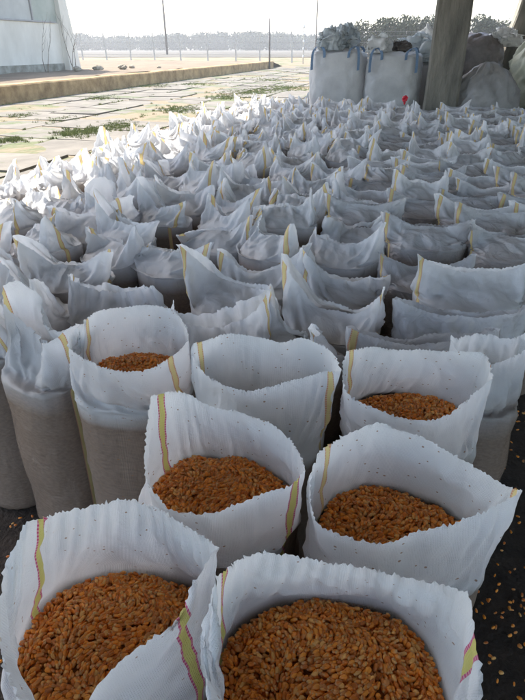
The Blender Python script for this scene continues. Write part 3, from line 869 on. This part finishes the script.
near('eared', 44, 1.47, -34, 201, 'tall slack white sack left of the striped open sack, showing its brown filled side',
     dict(H=.78, ear_l=.10, ear_r=.03, sag=.02, gap=.03, hf=.60, sec=(.15, .135), half=.15, skew=0, wav=.012, droop=0, bend_l=0, bend_r=.02, out_l=.0, out_r=.0, st=STR, neck=-.99, dome=.02, circ=.90, ft=.62))
near('eared', -24, 1.62, -30, 202, 'tall slack sack cut by the left picture edge beside the brown sided sack',
     dict(H=.78, ear_l=.06, ear_r=.06, hf=.60, sec=(.16, .14), ft=.62, half=.18, circ=.95, dome=.02, neck=-.99))
near('loose', 490, 1.34, -8, 203, 'narrow sack behind the right open sack with a flat yellow striped hem',
     dict(H=.79, ear_l=.01, ear_r=.0, half=.125, hf=.58, sec=(.10, .115), gap=.045, st=[(.62, .74)], top_only=2, circ=.66, bend_l=0, bend_r=0, out_l=0, out_r=0, neck=-1.02, dome=.02, ft=.62))
near('loose', 215, 1.66, 6, 204, 'half open slack sack behind the gap between the left two open sacks',
     dict(H=.76, ear_l=.0, ear_r=.04, sag=.02, gap=.03, hf=.58, st=[(.955, .979)], half=.19, neck=-1.03, dome=.02, bend_l=0, bend_r=0))
near('eared', 298, 1.58, -46, 205, 'small peaked sack with two striped corners behind the sack showing no corn',
     dict(H=.70, ear_l=.10, ear_r=.09, sag=.04, hf=.58, st=STR))
near('eared', 112, 1.90, 10, 206, 'crumpled sack whose pale hem peeks out behind the left open sack',
     dict(H=.71, ear_l=.05, ear_r=.03, hf=.58))
near('pillow', 425, 1.50, -6, 207, 'shiny flat sack lying close behind the squarish open sack',
     dict(H=.72, ear_l=.03, ear_r=.0, mats=(M_FILM, M_STRIPE), hf=.58))
near('eared', 20, 1.92, -48, 208, 'slack sack with sweeping hem behind the tall brown sided sack', dict(H=.72, ear_l=.08, ear_r=.08, hf=.58))
near('pillow', 462, 1.74, -5, 209, 'broad flat sack with glossy hem just behind the shiny one at the right',
     dict(H=.72, ear_l=.03, ear_r=.0, mats=(M_FILM, M_STRIPE)))
near('eared', 338, 1.84, -24, 210, 'large folded sack with a tall striped left corner and a lower right corner',
     dict(H=.72, ear_l=.13, ear_r=.07, sag=.05, hf=.58, skew=-.04, gap=.012, bend_l=0, out_l=0, half=.235, st=STR, circ=1.03))
near('eared', 232, 1.97, -14, 211, 'peaked sack with a bold yellow stripe down its tall left corner',
     dict(H=.72, ear_l=.13, ear_r=.0, sag=.03, hf=.58, skew=-.03, out_l=.0, bend_l=0, gap=.01, half=.235, st=STR, circ=1.03))
near('pillow', 474, 2.04, -3, 212, 'plump flat topped sack with yellow stripe and wavy shiny hem at the right',
     dict(H=.75, ear_l=.05, ear_r=.0, hf=.59, sag=.01, mats=(M_CLOSED, M_STRIPE), st=STR_L))

# the field of sacks
rng = np.random.RandomState(11)
protos = {'eared': [], 'loose': [], 'pillow': []}
def far_copy(kind, loc, rz, sc):
    lst = protos[kind]
    want = {'eared': 34, 'loose': 10, 'pillow': 14}[kind]
    if len(lst) < want:
        o = make_closed(kind, 400 + len(lst) + {'eared': 0, 'loose': 40, 'pillow': 80}[kind], loc, rz, NU=96)
        lst.append(o)
    else:
        src = lst[rng.randint(len(lst))]
        o = src.copy(); C.objects.link(o)
        for ch in src.children:
            c2 = ch.copy(); C.objects.link(c2); c2.parent = o
        o.location = loc; o.rotation_euler = (0, 0, rz)
    o.scale = sc
    return o

ORD = ['first', 'second', 'third', 'fourth', 'fifth', 'sixth', 'seventh', 'eighth', 'ninth', 'tenth', 'eleventh', 'twelfth', 'thirteenth',
       'fourteenth', 'fifteenth', 'sixteenth', 'seventeenth', 'eighteenth', 'nineteenth', 'twentieth', 'twenty-first', 'twenty-second', 'twenty-third', 'twenty-fourth', 'twenty-fifth', 'twenty-sixth']
ORD += ['twenty-seventh', 'twenty-eighth', 'twenty-ninth', 'thirtieth', 'thirty-first', 'thirty-second']
DT, DS = 0.334, 0.368
t = 1.92
row = 0
n_far = 0
while t < 11.5:
    s = EDGE_S + 0.22 + rng.uniform(0, .1)
    cand = []
    while s < 6.5:
        jt = t + rng.uniform(-.06, .06); js = s + rng.uniform(-.045, .045)
        p = fw(js, jt)
        s += DS
        if any((p.x - q[0]) ** 2 + (p.y - q[1]) ** 2 < 0.285 ** 2 for q in placed): continue
        # where the big bags and the columns stand
        lim = 10.8 if p.x < 0.66 else (10.0 if p.x < 2.4 else 9.5)
        if p.y > lim or jt > BACK_T - 0.4: continue
        X, Y, dep = proj(p.x, p.y, 0.75)
        if dep < 0.5 or X < -0.22 * FPX / dep or X > 525 + 0.22 * FPX / dep: continue
        cand.append((X, p, js))
    cand.sort(key=lambda c: c[0])
    for k, (X, p, js) in enumerate(cand):
        f = np.clip((X - 60) / 420, 0, 1)           # hems turn from pointing at the camera (left) to lying across (right)
        right = sstep(0.62, 0.95, np.clip((X - 60) / 420 , 0, 1)) * (1 if p.y < 5 else 0.6)
        kind = 'pillow' if rng.rand() < right else ('loose' if rng.rand() < .12 else 'eared')
        rz = R(-50 + 40 * f + rng.uniform(-34, 34))
        if kind == 'pillow': rz = R(-4 + rng.uniform(-9, 9))
        sc = (rng.uniform(.94, 1.06), rng.uniform(.94, 1.06), rng.uniform(.93, 1.07))
        o = far_copy(kind, (p.x, p.y, 0), rz, sc)
        look = {'eared': 'peaked white sack', 'loose': 'slack white sack with parted hem', 'pillow': 'flat topped white sack'}[kind]
        o['label'] = '%s, %s from left, %s row behind open sacks' % (look, ORD[k], ORD[row + 2])
        o['category'] = 'sack'; o['group'] = 'tied white grain sacks standing in rows'
        n_far += 1
    row += 1
    t += DT
print('field sacks', n_far, 'rows', row)

# ------------------------------------------------------------------ columns
BK = 1.075
def column(x, y, w0, w1, depth, label, h=4.2, flare=None):
    x, y, w0, w1 = x * BK, y * BK, w0 * BK, w1 * BK
    V = []; F = []
    zs = np.linspace(0, h, 30)
    r = random.Random(int(x * 100))
    for z in zs:
        k = z / h; ww = w0 + (w1 - w0) * k
        if flare: ww += flare * max(0, 1 - z / 2.3) 
        dd = depth; ch = 0.035
        pts = [(-ww/2+ch, -dd/2), (ww/2-ch, -dd/2), (ww/2, -dd/2+ch), (ww/2, dd/2-ch), (ww/2-ch, dd/2), (-ww/2+ch, dd/2), (-ww/2, dd/2-ch), (-ww/2, -dd/2+ch)]
        for (a, b) in pts:
            a += r.uniform(-.006, .006); b += r.uniform(-.006, .006)
            V.append((x + a * math.cos(-AX) - b * math.sin(-AX), y + a * math.sin(-AX) + b * math.cos(-AX), z))
    for i in range(len(zs) - 1):
        for k in range(8): F.append((i*8+k, i*8+(k+1)%8, (i+1)*8+(k+1)%8, (i+1)*8+k))
    o = mesh_obj('concrete_column', V, F, M_COLUMN, smooth=False)
    return tag(o, label, 'column')
column(2.86, 9.6, 0.53, 0.49, 0.50, 'thick grey concrete column rising behind the sacks at the right')
column(4.76, 11.25, 0.55, 0.42, 0.5, 'second concrete column widening downwards at the top right corner', flare=0.9)

# ------------------------------------------------------------------ big bags and plastic heaps
def big_bag(x, y, w_, d_, h, rz, seed, mat, label, group=None, loops=None, top_bulge=0.05, strap=M_BLUE, lean=(0, 0), pw=4.2):
    x, y, w_, d_ = x * BK, y * BK, w_ * BK, d_ * BK
    root = empty('bulk_bag', (x, y, 0), rz)
    tag(root, label, 'bulk bag', group)
    nu, nv = 72, 34
    th = np.arange(nu) / nu * 2 * math.pi
    rows = []
    for j in range(nv + 1):
        q = j / nv
        if q < .78:
            k = q / .78; z = h * k; bul = 1 + 0.06 * math.sin(math.pi * k) - 0.05 * (1 - k) ** 4
            ix = 1.0
        else:
            k = (q - .78) / .22; z = h + top_bulge * (1 - (1 - k) ** 2); ix = 1 - k; bul = 1
        a, b = superell(th, w_ / 2 * bul * max(ix, .001), d_ / 2 * bul * max(ix, .001), pw if q < .78 else pw)
        rows.append(np.stack([a + lean[0] * z, b + lean[1] * z, np.full(nu, z)], -1))
    V = np.array(rows)
    P = V.copy()
    nd_ = V.copy(); nd_[..., 2] *= 0.2; nd_ /= np.linalg.norm(nd_, axis=-1, keepdims=True) + 1e-6
    V = V + nd_ * (0.014 * fbm(P * np.array([1, 1, .5]), seed, 2.4, 3) + (0.022 if (loops is None or len(loops)) else 0.05) * (1 - np.abs(fbm(P * np.array([1, 1, .55]), seed + 1, 2.6, 4, .6)) * 1.5))[..., None]
    V[int(nv * .78) + 1:, :, 2] += 0.02 * fbm(P, seed + 3, 2.2, 3)[int(nv * .78) + 1:]
    idx = np.arange((nv + 1) * nu).reshape(nv + 1, nu)
    a = idx[:-1]; b = np.roll(idx, -1, 1)[:-1]; c2 = np.roll(idx, -1, 1)[1:]; d = idx[1:]
    body = mesh_obj('bag_body', V.reshape(-1, 3), np.stack([a, b, c2, d], -1).reshape(-1, 4), mat, parent=root)
    for (sx, sy) in (loops if loops is not None else ((-1, -1), (1, -1), (1, 1), (-1, 1))):
        m = MB(); X = sx * w_ * .46; Y = sy * d_ * .46; X += lean[0] * h; Y += lean[1] * h
        r = random.Random(seed + sx * 3 + sy)
        drop = 0.26
        off = 0.055
        yy = Y * 1.12 + sy * .012
        pts = [(X * .93, yy, h - drop), (X * .93, yy + sy * .004, h - drop * .4), (X * .90, yy * .98, h + 0.02), (X * .80, Y * .92, h + 0.085 + r.uniform(0, .03)),
               (X * .62, Y * .90, h + 0.09), (X * .50, yy * .97, h + 0.03), (X * .48, yy + sy * .004, h - .07)]
        cc = catmull(pts, 24)
        m.strip(cc, (0.042, 0, 0.010), (0.0, 0.008, 0.004))
        m.build('lifting_loop', strap, root)
    return root
big_bag(1.32, 10.35, 0.88, 0.85, 1.41, -AX, 501, M_BIGBAG, 'full pale bulk bag with blue loops, left end of the bag row', 'bulk bags behind the sacks', lean=(-.03, 0))
big_bag(2.17, 10.10, 0.84, 0.85, 1.38, -AX, 502, M_BIGBAG, 'full grey white bulk bag between the leftmost bulk bag and the column', 'bulk bags behind the sacks')
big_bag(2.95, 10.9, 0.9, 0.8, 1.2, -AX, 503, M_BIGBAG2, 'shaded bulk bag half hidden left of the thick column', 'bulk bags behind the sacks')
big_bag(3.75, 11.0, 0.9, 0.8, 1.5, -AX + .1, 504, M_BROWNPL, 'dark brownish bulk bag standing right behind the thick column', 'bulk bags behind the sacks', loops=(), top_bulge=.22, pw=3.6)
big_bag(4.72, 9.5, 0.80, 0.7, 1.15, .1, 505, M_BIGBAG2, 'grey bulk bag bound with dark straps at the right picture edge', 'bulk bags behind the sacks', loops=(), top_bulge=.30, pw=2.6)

def lump(name, x, y, z, sx, sy, sz, seed, mat, label, cat, group=None, rough=0.22, sub=84, flat=False, freq=1.4):
    if 8 < y < 12: x, y, sx, sy = x * BK, y * BK, sx * BK, sy * BK
    nu, nv = sub, sub // 2
    th = np.arange(nu) / nu * 2 * math.pi; ph = np.linspace(0.0, math.pi, nv + 1)
    D = np.stack([np.sin(ph)[:, None] * np.cos(th)[None], np.sin(ph)[:, None] * np.sin(th)[None], np.repeat(np.cos(ph)[:, None], nu, 1)], -1)
    r = 1 + rough * .35 * (1 - 1.7 * np.abs(fbm(D, seed, freq * .5, 3, .6))) + rough * .2 * fbm(D, seed + 1, freq, 3, .55)
    r[0] = r[0].mean(); r[-1] = r[-1].mean()
    W3 = np.stack([fbm(D, seed + 7 + i, freq * .42, 3, .5) for i in range(3)], -1)
    R3 = np.stack([1 - 1.6 * np.abs(fbm(D, seed + 17 + i, freq * .5, 2, .5)) for i in range(3)], -1)
    Df = 1 - 1.5 * np.abs(fbm(D * np.array([1, 1, .6]), seed + 41, 1.5, 3, .55)); r = r + 0.045 * Df * np.sin(ph)[:, None]
    V = (D * (r[..., None]) + W3 * rough * .55 + R3 * rough * .3) * np.array([sx, sy, sz])
    V[..., 2] = np.maximum(V[..., 2], -0.72 * sz)
    V[..., 2] += 0.72 * sz
    idx = np.arange((nv + 1) * nu).reshape(nv + 1, nu)
    a = idx[:-1]; b = np.roll(idx, -1, 1)[:-1]; c2 = np.roll(idx, -1, 1)[1:]; d = idx[1:]
    o = mesh_obj(name, V.reshape(-1, 3), np.stack([d, c2, b, a], -1).reshape(-1, 4), mat, smooth=not flat, loc=(x, y, z))
    return tag(o, label, cat, group)
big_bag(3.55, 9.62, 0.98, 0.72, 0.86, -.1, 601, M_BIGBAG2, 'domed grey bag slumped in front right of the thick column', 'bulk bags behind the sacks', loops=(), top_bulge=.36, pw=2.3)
lump('plastic_bundle', 1.10, 10.2, 1.45, 0.20, 0.16, 0.17, 602, M_PLASTIC, 'crumpled clear plastic bundle on the leftmost bulk bag', 'plastic', 'plastic heaped on the bulk bags', rough=.5, freq=2.2)
lump('plastic_bundle', 1.40, 10.45, 1.45, 0.17, 0.16, 0.22, 603, M_PLASTIC, 'taller clear plastic tangle right of the crumpled bundle', 'plastic', 'plastic heaped on the bulk bags', rough=.55, freq=2.4)
lump('plastic_sheet', 1.84, 9.92, 1.41, 0.17, 0.12, 0.15, 604, M_WHITEPL, 'bright white plastic scrap over the front edge of the second bulk bag', 'plastic', 'plastic heaped on the bulk bags', rough=.5, freq=2.0)
lump('plastic_sheet', 2.2, 10.1, 1.41, 0.17, 0.12, 0.10, 605, M_STEEL, 'dark crumpled scrap beside the bright white plastic', 'plastic', 'plastic heaped on the bulk bags', rough=.45, freq=2.0)
lump('plastic_bundle', 2.74, 10.8, 1.26, 0.34, 0.3, 0.22, 606, M_PLASTIC, 'bluish heap of empty bags left of the thick column', 'plastic', 'plastic heaped on the bulk bags', rough=.45, freq=2.2)
lump('plastic_bundle', 3.0, 11.2, 1.42, 0.26, 0.2, 0.22, 607, M_WHITEPL, 'pale bag topping the heap of empty bags by the thick column', 'plastic', 'plastic heaped on the bulk bags', rough=.4, freq=2.0)
lump('plastic_sheet', 4.2, 10.9, 1.50, 0.26, 0.2, 0.16, 608, M_WHITEPL, 'torn white plastic between the two columns', 'plastic', 'plastic heaped on the bulk bags', rough=.5, freq=2.2)
big_bag(4.72, 10.2, 1.05, 0.85, 1.28, .2, 609, M_GREENPL, 'tall pale greenish bag leaning under the second column', 'bulk bags behind the sacks', loops=(), top_bulge=.46, pw=2.4, lean=(-.05, 0))
# straps round the bound bag
for k in range(2):
    m = MB()
    pts = []
    for i in range(25):
        a = 2 * math.pi * i / 24
        pts.append(((4.72 + 0.44 * math.cos(a) * (1 if k == 0 else .97)) * BK, 9.5 * BK + 0.42 * math.sin(a), .62 + k * .38 + .03 * math.sin(3 * a)))
    m.tube(pts, 0.012, 6)
    st = m.build('binding_strap', M_DARKSTRAP, None)
    st.parent = [o for o in C.objects if o.get('label', '').startswith('grey bulk bag bound')][0]
    st.matrix_parent_inverse = st.parent.matrix_basis.inverted()

# red tie on a far sack
rp = at(404, 104.5, 0.80)
m = MB()
m.tube([(0, 0, 0), (0.01, 0, .03), (0.0, 0, .05)], [.014, .02, .03], 8)
m.tube([(-.035, 0, .075), (-.012, -.012, .06), (.02, -.01, .075), (.04, 0, .11), (.02, .01, .125), (-.02, 0, .11), (-.035, 0, .075)], [.018, .026, .03, .026, .026, .026, .018], 8)
_rt = m.build('red_tie', M_RED, None, True, rp); _rt.scale = (.75, .75, .8)
tag(_rt, 'small crimson tie knotted on a sack top near the bulk bags', 'tie')

# ------------------------------------------------------------------ white building on the platform
BS = -17.3
bld = empty('white_building', fw(BS, 20, 0.5), -AX)
tag(bld, 'white plastered building with tall panels above, at the top left', 'building')
def bbox(name, mat, s0, s1, t0, t1, z0, z1, parent=bld):
    m = MB(); m.box(((s0 + s1) / 2, (t0 + t1) / 2, (z0 + z1) / 2), (s1 - s0, t1 - t0, z1 - z0))
    return m.build(name, mat, parent)
bbox('wall', M_PLASTER, -8, 0, -14, 7.2, -0.1, 1.98)
bbox('plinth', M_PLINTH, -7.9, 0.03, -13.9, 7.0, -0.1, 0.30)
bbox('upper_wall', M_PLASTER, -8, -0.12, -14, 7.1, 1.984, 4.2)
bbox('sill', M_FRAME, -0.3, 0.05, -13.8, 6.6, 1.99, 2.05)
k = 0
for t0 in np.arange(-12.2, 6.4, 2.45):
    bbox('panel', M_PANEL2 if k % 2 else M_PANEL1, -0.119, -0.07, t0 + .03, t0 + 2.36, 2.055, 4.0)
    bbox('frame', M_FRAME, -0.119, -0.02, t0 - .05, t0 + .026, 2.055, 4.0); k += 1
bbox('roof', M_ROOF, -8.3, 0.35, -14.3, 7.5, 4.203, 4.4)
m = MB()
V = [(-.5, 6.75, -.12), (.34, 6.75, -.12), (.34, 7.75, -.12), (-.5, 7.75, -.12), (-.5, 6.9, 4.19), (.06, 6.9, 4.19), (.06, 7.45, 4.19), (-.5, 7.45, 4.19)]
m.add(V, [(0,3,2,1),(4,5,6,7),(0,1,5,4),(1,2,6,5),(2,3,7,6),(3,0,4,7)])
m.build('corner_buttress', M_PLASTER, bld)

def rock(p, r, seed, label):
    o = lump('stone', p[0], p[1], p[2], r, r * .8, r * .55, seed, M_RUBBLE, label, 'stone', 'rubble stones on the platform', rough=.2, sub=20, flat=True)
for i, (s_, t_, r_, lb) in enumerate(((-16.1, 25.9, .30, 'pale upright stone at the foot of the building corner'), (-15.6, 27.0, .36, 'broad flat stone just right of the building corner'),
                                      (-15.0, 28.4, .34, 'brown stone heap farther right along the platform'), (-15.4, 30.2, .22, 'small stone behind the brown stone heap'),
                                      (-14.0, 30.6, .16, 'smallest stone, rightmost of the rubble on the platform'))):
    rock(fw(s_, t_, .5), r_ * .7, 700 + i, lb)

# ------------------------------------------------------------------ fence, poles
posts_px = [(83, 36), (107, 34), (131, 36), (155, 37), (181, 36), (208, 36), (236, 35), (260, 36), (292, 33)]
fence = empty('wire_fence', (0, 62, .38)); tag(fence, 'wire fence with pale slanting posts across the far yard', 'fence')
prev = None
tops = []
for i, (px, ptop) in enumerate(posts_px):
    D = 62 - i * 0.9
    dep = D * math.cos(R(PITCH)) + .5
    x = (px - 262.5) / FPX * dep
    m = MB(); l = random.Random(i).uniform(-.12, .02)
    base = Vector((x, D - 62, -0.1)); top = Vector((x + l, D - 62, 2.3))
    m.box((0, 0, 0), (.13, .13, .001))
    m = MB(); m.tube([base, (base + top) / 2, top], [.085, .08, .07], 4)
    m.build('post', M_POST, fence); tops.append((base, top))
m = MB()
ext = [(Vector((tops[0][0].x - 12 , tops[0][0].y + 3, -.1)), Vector((tops[0][0].x - 12, tops[0][0].y + 3, 2.3)))] + tops + [(tops[-1][0] + Vector((14, -3, 0)), tops[-1][1] + Vector((14, -3, 0)))]
for q in (.25, .45, .65, .85, .98):
    m.tube([b.lerp(t_, q) for b, t_ in ext], 0.012, 4)
m.build('wire', M_WIRE, fence)

def pole(px, D, h, r, name, mat, label, cat, lean=0.0, extra=None):
    dep = D * math.cos(R(PITCH)) + .6
    x = (px - 262.5) / FPX * dep
    m = MB(); m.tube([(0, 0, -.3), (lean * .5, 0, h / 2), (lean, 0, h)], [r, r * .85, r * .7], 8)
    o = m.build(name, mat, None, True, (x, D, 0.0))
    tag(o, label, cat); return o
pole(167.5, 96, 10.5, .17, 'utility_pole', M_WOOD, 'tall dark utility pole beyond the wire fence', 'pole', lean=-.15)
pole(269.5, 48.5, 3.4, .07, 'steel_post', M_STEEL, 'dark post standing at the end of the low retaining wall', 'post')
pole(315, 46, 4.6, .055, 'steel_post', M_STEEL, 'tall thin post just left of the leftmost bulk bag', 'post')
lp = pole(303, 58, 3.6, .05, 'marker_post', M_POST, 'thin banded post between the two dark posts', 'post')
for k in range(5):
    m = MB(); m.tube([(0, 0, .6 + k * .6), (0, 0, .85 + k * .6)], [.075, .075], 8); m.build('band', M_WHITEPL, lp, True)

# ------------------------------------------------------------------ vegetation
def bare_shrub(p, h, n, seed, label, spread=.25, r0=.018):
    rr = random.Random(seed); m = MB()
    for i in range(n):
        a = rr.uniform(0, 6.28); q = Vector((rr.uniform(-.1, .1), rr.uniform(-.1, .1), 0)); d = Vector((math.cos(a) * spread, math.sin(a) * spread, 1)).normalized()
        pts = [q.copy()]
        for k in range(7):
            d = (d + Vector((rr.uniform(-.16, .16), rr.uniform(-.16, .16), .03))).normalized()
            q = q + d * h / 7 * rr.uniform(.7, 1.1); pts.append(q.copy())
            if k > 1:
                e = (d + Vector((rr.uniform(-.8, .8), rr.uniform(-.8, .8), .1))).normalized()
                m.tube([q, q + e * h * .12, q + e * h * .2 + Vector((0, 0, h * .06))], [r0 * .4, r0 * .3, r0 * .15], 4)
        m.tube(pts, [r0 * (1 - .11 * k) for k in range(len(pts))], 5)
    o = m.build('bare_shrub', M_BARK, None, True, p)
    tag(o, label, 'shrub'); return o
bare_shrub(fw(-16.6, 26.5, .5), 2.2, 3, 1, 'leafless reddish shrub against the building corner', .12, .018)
bare_shrub(fw(-16.6, 24.2, .5), 2.1, 2, 2, 'single dry stem leaning on the white wall', .35, .015)

def leaf_mass(name, boxes, n, size, mat, seed, label, cat, kind='stuff'):
    """boxes: (cx, cy, cz, rx, ry, rz) crowns filled with small leaf-clump faces"""
    rg_ = np.random.RandomState(seed)
    w_ = np.array([b[3] * b[5] for b in boxes]); w_ = w_ / w_.sum()
    which = rg_.choice(len(boxes), n, p=w_)
    B = np.array(boxes)[which]
    d = rg_.normal(size=(n, 3)); d /= np.linalg.norm(d, axis=1, keepdims=True)
    rad = rg_.rand(n) ** .4
    P = B[:, :3] + d * rad[:, None] * B[:, 3:6]
    t1 = rg_.normal(size=(n, 3)); t1 /= np.linalg.norm(t1, axis=1, keepdims=True)
    t2 = np.cross(t1, rg_.normal(size=(n, 3))); t2 /= np.linalg.norm(t2, axis=1, keepdims=True)
    s_ = (size * rg_.uniform(.5, 1.4, n))[:, None]
    V = np.stack([P - t1 * s_, P + t2 * s_ * .6, P + t1 * s_, P - t2 * s_ * .6], 1).reshape(-1, 3)
    F = np.arange(n * 4).reshape(n, 4)
    o = mesh_obj(name, V, F, mat, smooth=False)
    return tag(o, label, cat, kind=kind)
rr = random.Random(5)
bx = []
for i in range(420):
    x = -260 + i * 1.35 + rr.uniform(-2, 2); hh = rr.uniform(4.4, 5.4) * (1 + .12 * math.sin(i * .11)) * (0.8 + .25 * (x > -120))
    bx.append((x, 225 + rr.uniform(-8, 8), .4 + hh * .5, rr.uniform(2.4, 5.6), 4, hh * .55))
leaf_mass('tree_line', bx, 190000, .40, M_FAR, 5, 'hazy line of distant trees along the horizon', 'trees')
bx = []
for i in range(44):
    x = 9.2 + i * .85 + rr.uniform(-.4, .4); hh = rr.uniform(3.3, 3.9)
    bx.append((x, 56 + rr.uniform(-1, 1), .2 + hh * .5, 1.2, 1.0, hh * .5))
leaf_mass('hedge', bx, 80000, .12, M_FAR, 6, 'dark hedge behind the bulk bags at the right', 'hedge')

# grass in the joints of the slabs and along the edge of the floor
rg = np.random.RandomState(2)
def grass(n, fn):
    out = []
    while len(out) < n:
        s_, t_ = fn()
        out.append((s_, t_))
    return out
clumps = []
def patch(px, py, rad, n):
    n = int(n * 2.2)
    p = at(px, py, 0)
    for _ in range(n):
        clumps.append((p.x + rg.normal() * rad, p.y + rg.normal() * rad * 1.6))
for (px, py, rad, n) in ((80, 133, .22, 90), (120, 126, .25, 80), (20, 116, .15, 30), (180, 110, .35, 120), (245, 92, .55, 160), (285, 88, .6, 160), (225, 97, .3, 60), (150, 86, .4, 60), (60, 120, .2, 20),
                         (10, 140, .12, 30), (200, 84, .5, 60), (270, 80, .7, 60), (100, 98, .3, 30)):
    patch(px, py, rad, n)
for _ in range(260):
    p = fw(EDGE_S - .22 + rg.normal() * .05, rg.uniform(2.5, 11.5)); clumps.append((p.x, p.y))
for _ in range(500):
    k = rg.randint(0, 7); p = fw(PLAT_S + .1 + SW * k + rg.normal() * .04, rg.uniform(8, 45)); clumps.append((p.x, p.y))
for _ in range(160):
    p = fw(PLAT_S + .08 + abs(rg.normal()) * .05, rg.uniform(10, 46)); clumps.append((p.x, p.y))
V = []; F = []
for (x, y) in clumps:
    for b in range(15):
        a = rg.rand() * 6.28; h = rg.uniform(.012, .055); r = rg.uniform(0, .07); bx_ = x + math.cos(a * 3.1) * r; by_ = y + math.sin(a * 3.1) * r
        wv = Vector((math.cos(a), math.sin(a), 0)) * .011; ln = Vector((math.sin(a), -math.cos(a), 0)) * rg.uniform(.01, .05)
        n0 = len(V); z0 = -.03 
        V += [(bx_ - wv.x, by_ - wv.y, z0), (bx_ + wv.x, by_ + wv.y, z0), (bx_ + ln.x, by_ + ln.y, z0 + h + .03)]
        F.append((n0, n0 + 1, n0 + 2))
tag(mesh_obj('grass', V, F, M_GRASS, smooth=False), 'short green grass growing between the concrete slabs', 'grass', kind='stuff')

# kernels spilled on the floor
rg = np.random.RandomState(21)
pp = []
for _ in range(4200):
    p = fw(rg.uniform(.35, 1.5), rg.uniform(.1, 2.6))
    if rg.rand() < .25 + 1.2 * max(0, float(fbm(np.array([[p.x, p.y, 0.]]), 77, 2.2, 2)[0])): pp.append((p.x, p.y, .010))
for _ in range(350):
    p = fw(rg.uniform(-1.3, -.4), rg.uniform(.3, 1.2)); pp.append((p.x, p.y, .010))
o = kernels_mesh('spilled_corn', np.array(pp), 33, size=.012, tilt=.2)
tag(o, 'corn kernels spilled over the dark earth floor beside the sacks', 'corn', kind='stuff')

# ------------------------------------------------------------------ air
m = MB(); m.box((0, 280, 5.5), (2600, 2500, 15.0))
hz = m.build('haze', None)
hz.data.materials.clear()
hm = bpy.data.materials.new('haze_air'); hm.use_nodes = True
hm.node_tree.nodes.clear()
ho = hm.node_tree.nodes.new('ShaderNodeOutputMaterial'); hv = hm.node_tree.nodes.new('ShaderNodeVolumePrincipled')
hv.inputs['Color'].default_value = (.90, .94, 1.0, 1); hv.inputs['Density'].default_value = 0.0013; hv.inputs['Anisotropy'].default_value = 0.3
hm.node_tree.links.new(hv.outputs[0], ho.inputs['Volume'])
hz.data.materials.append(hm)
tag(hz, kind='stuff')
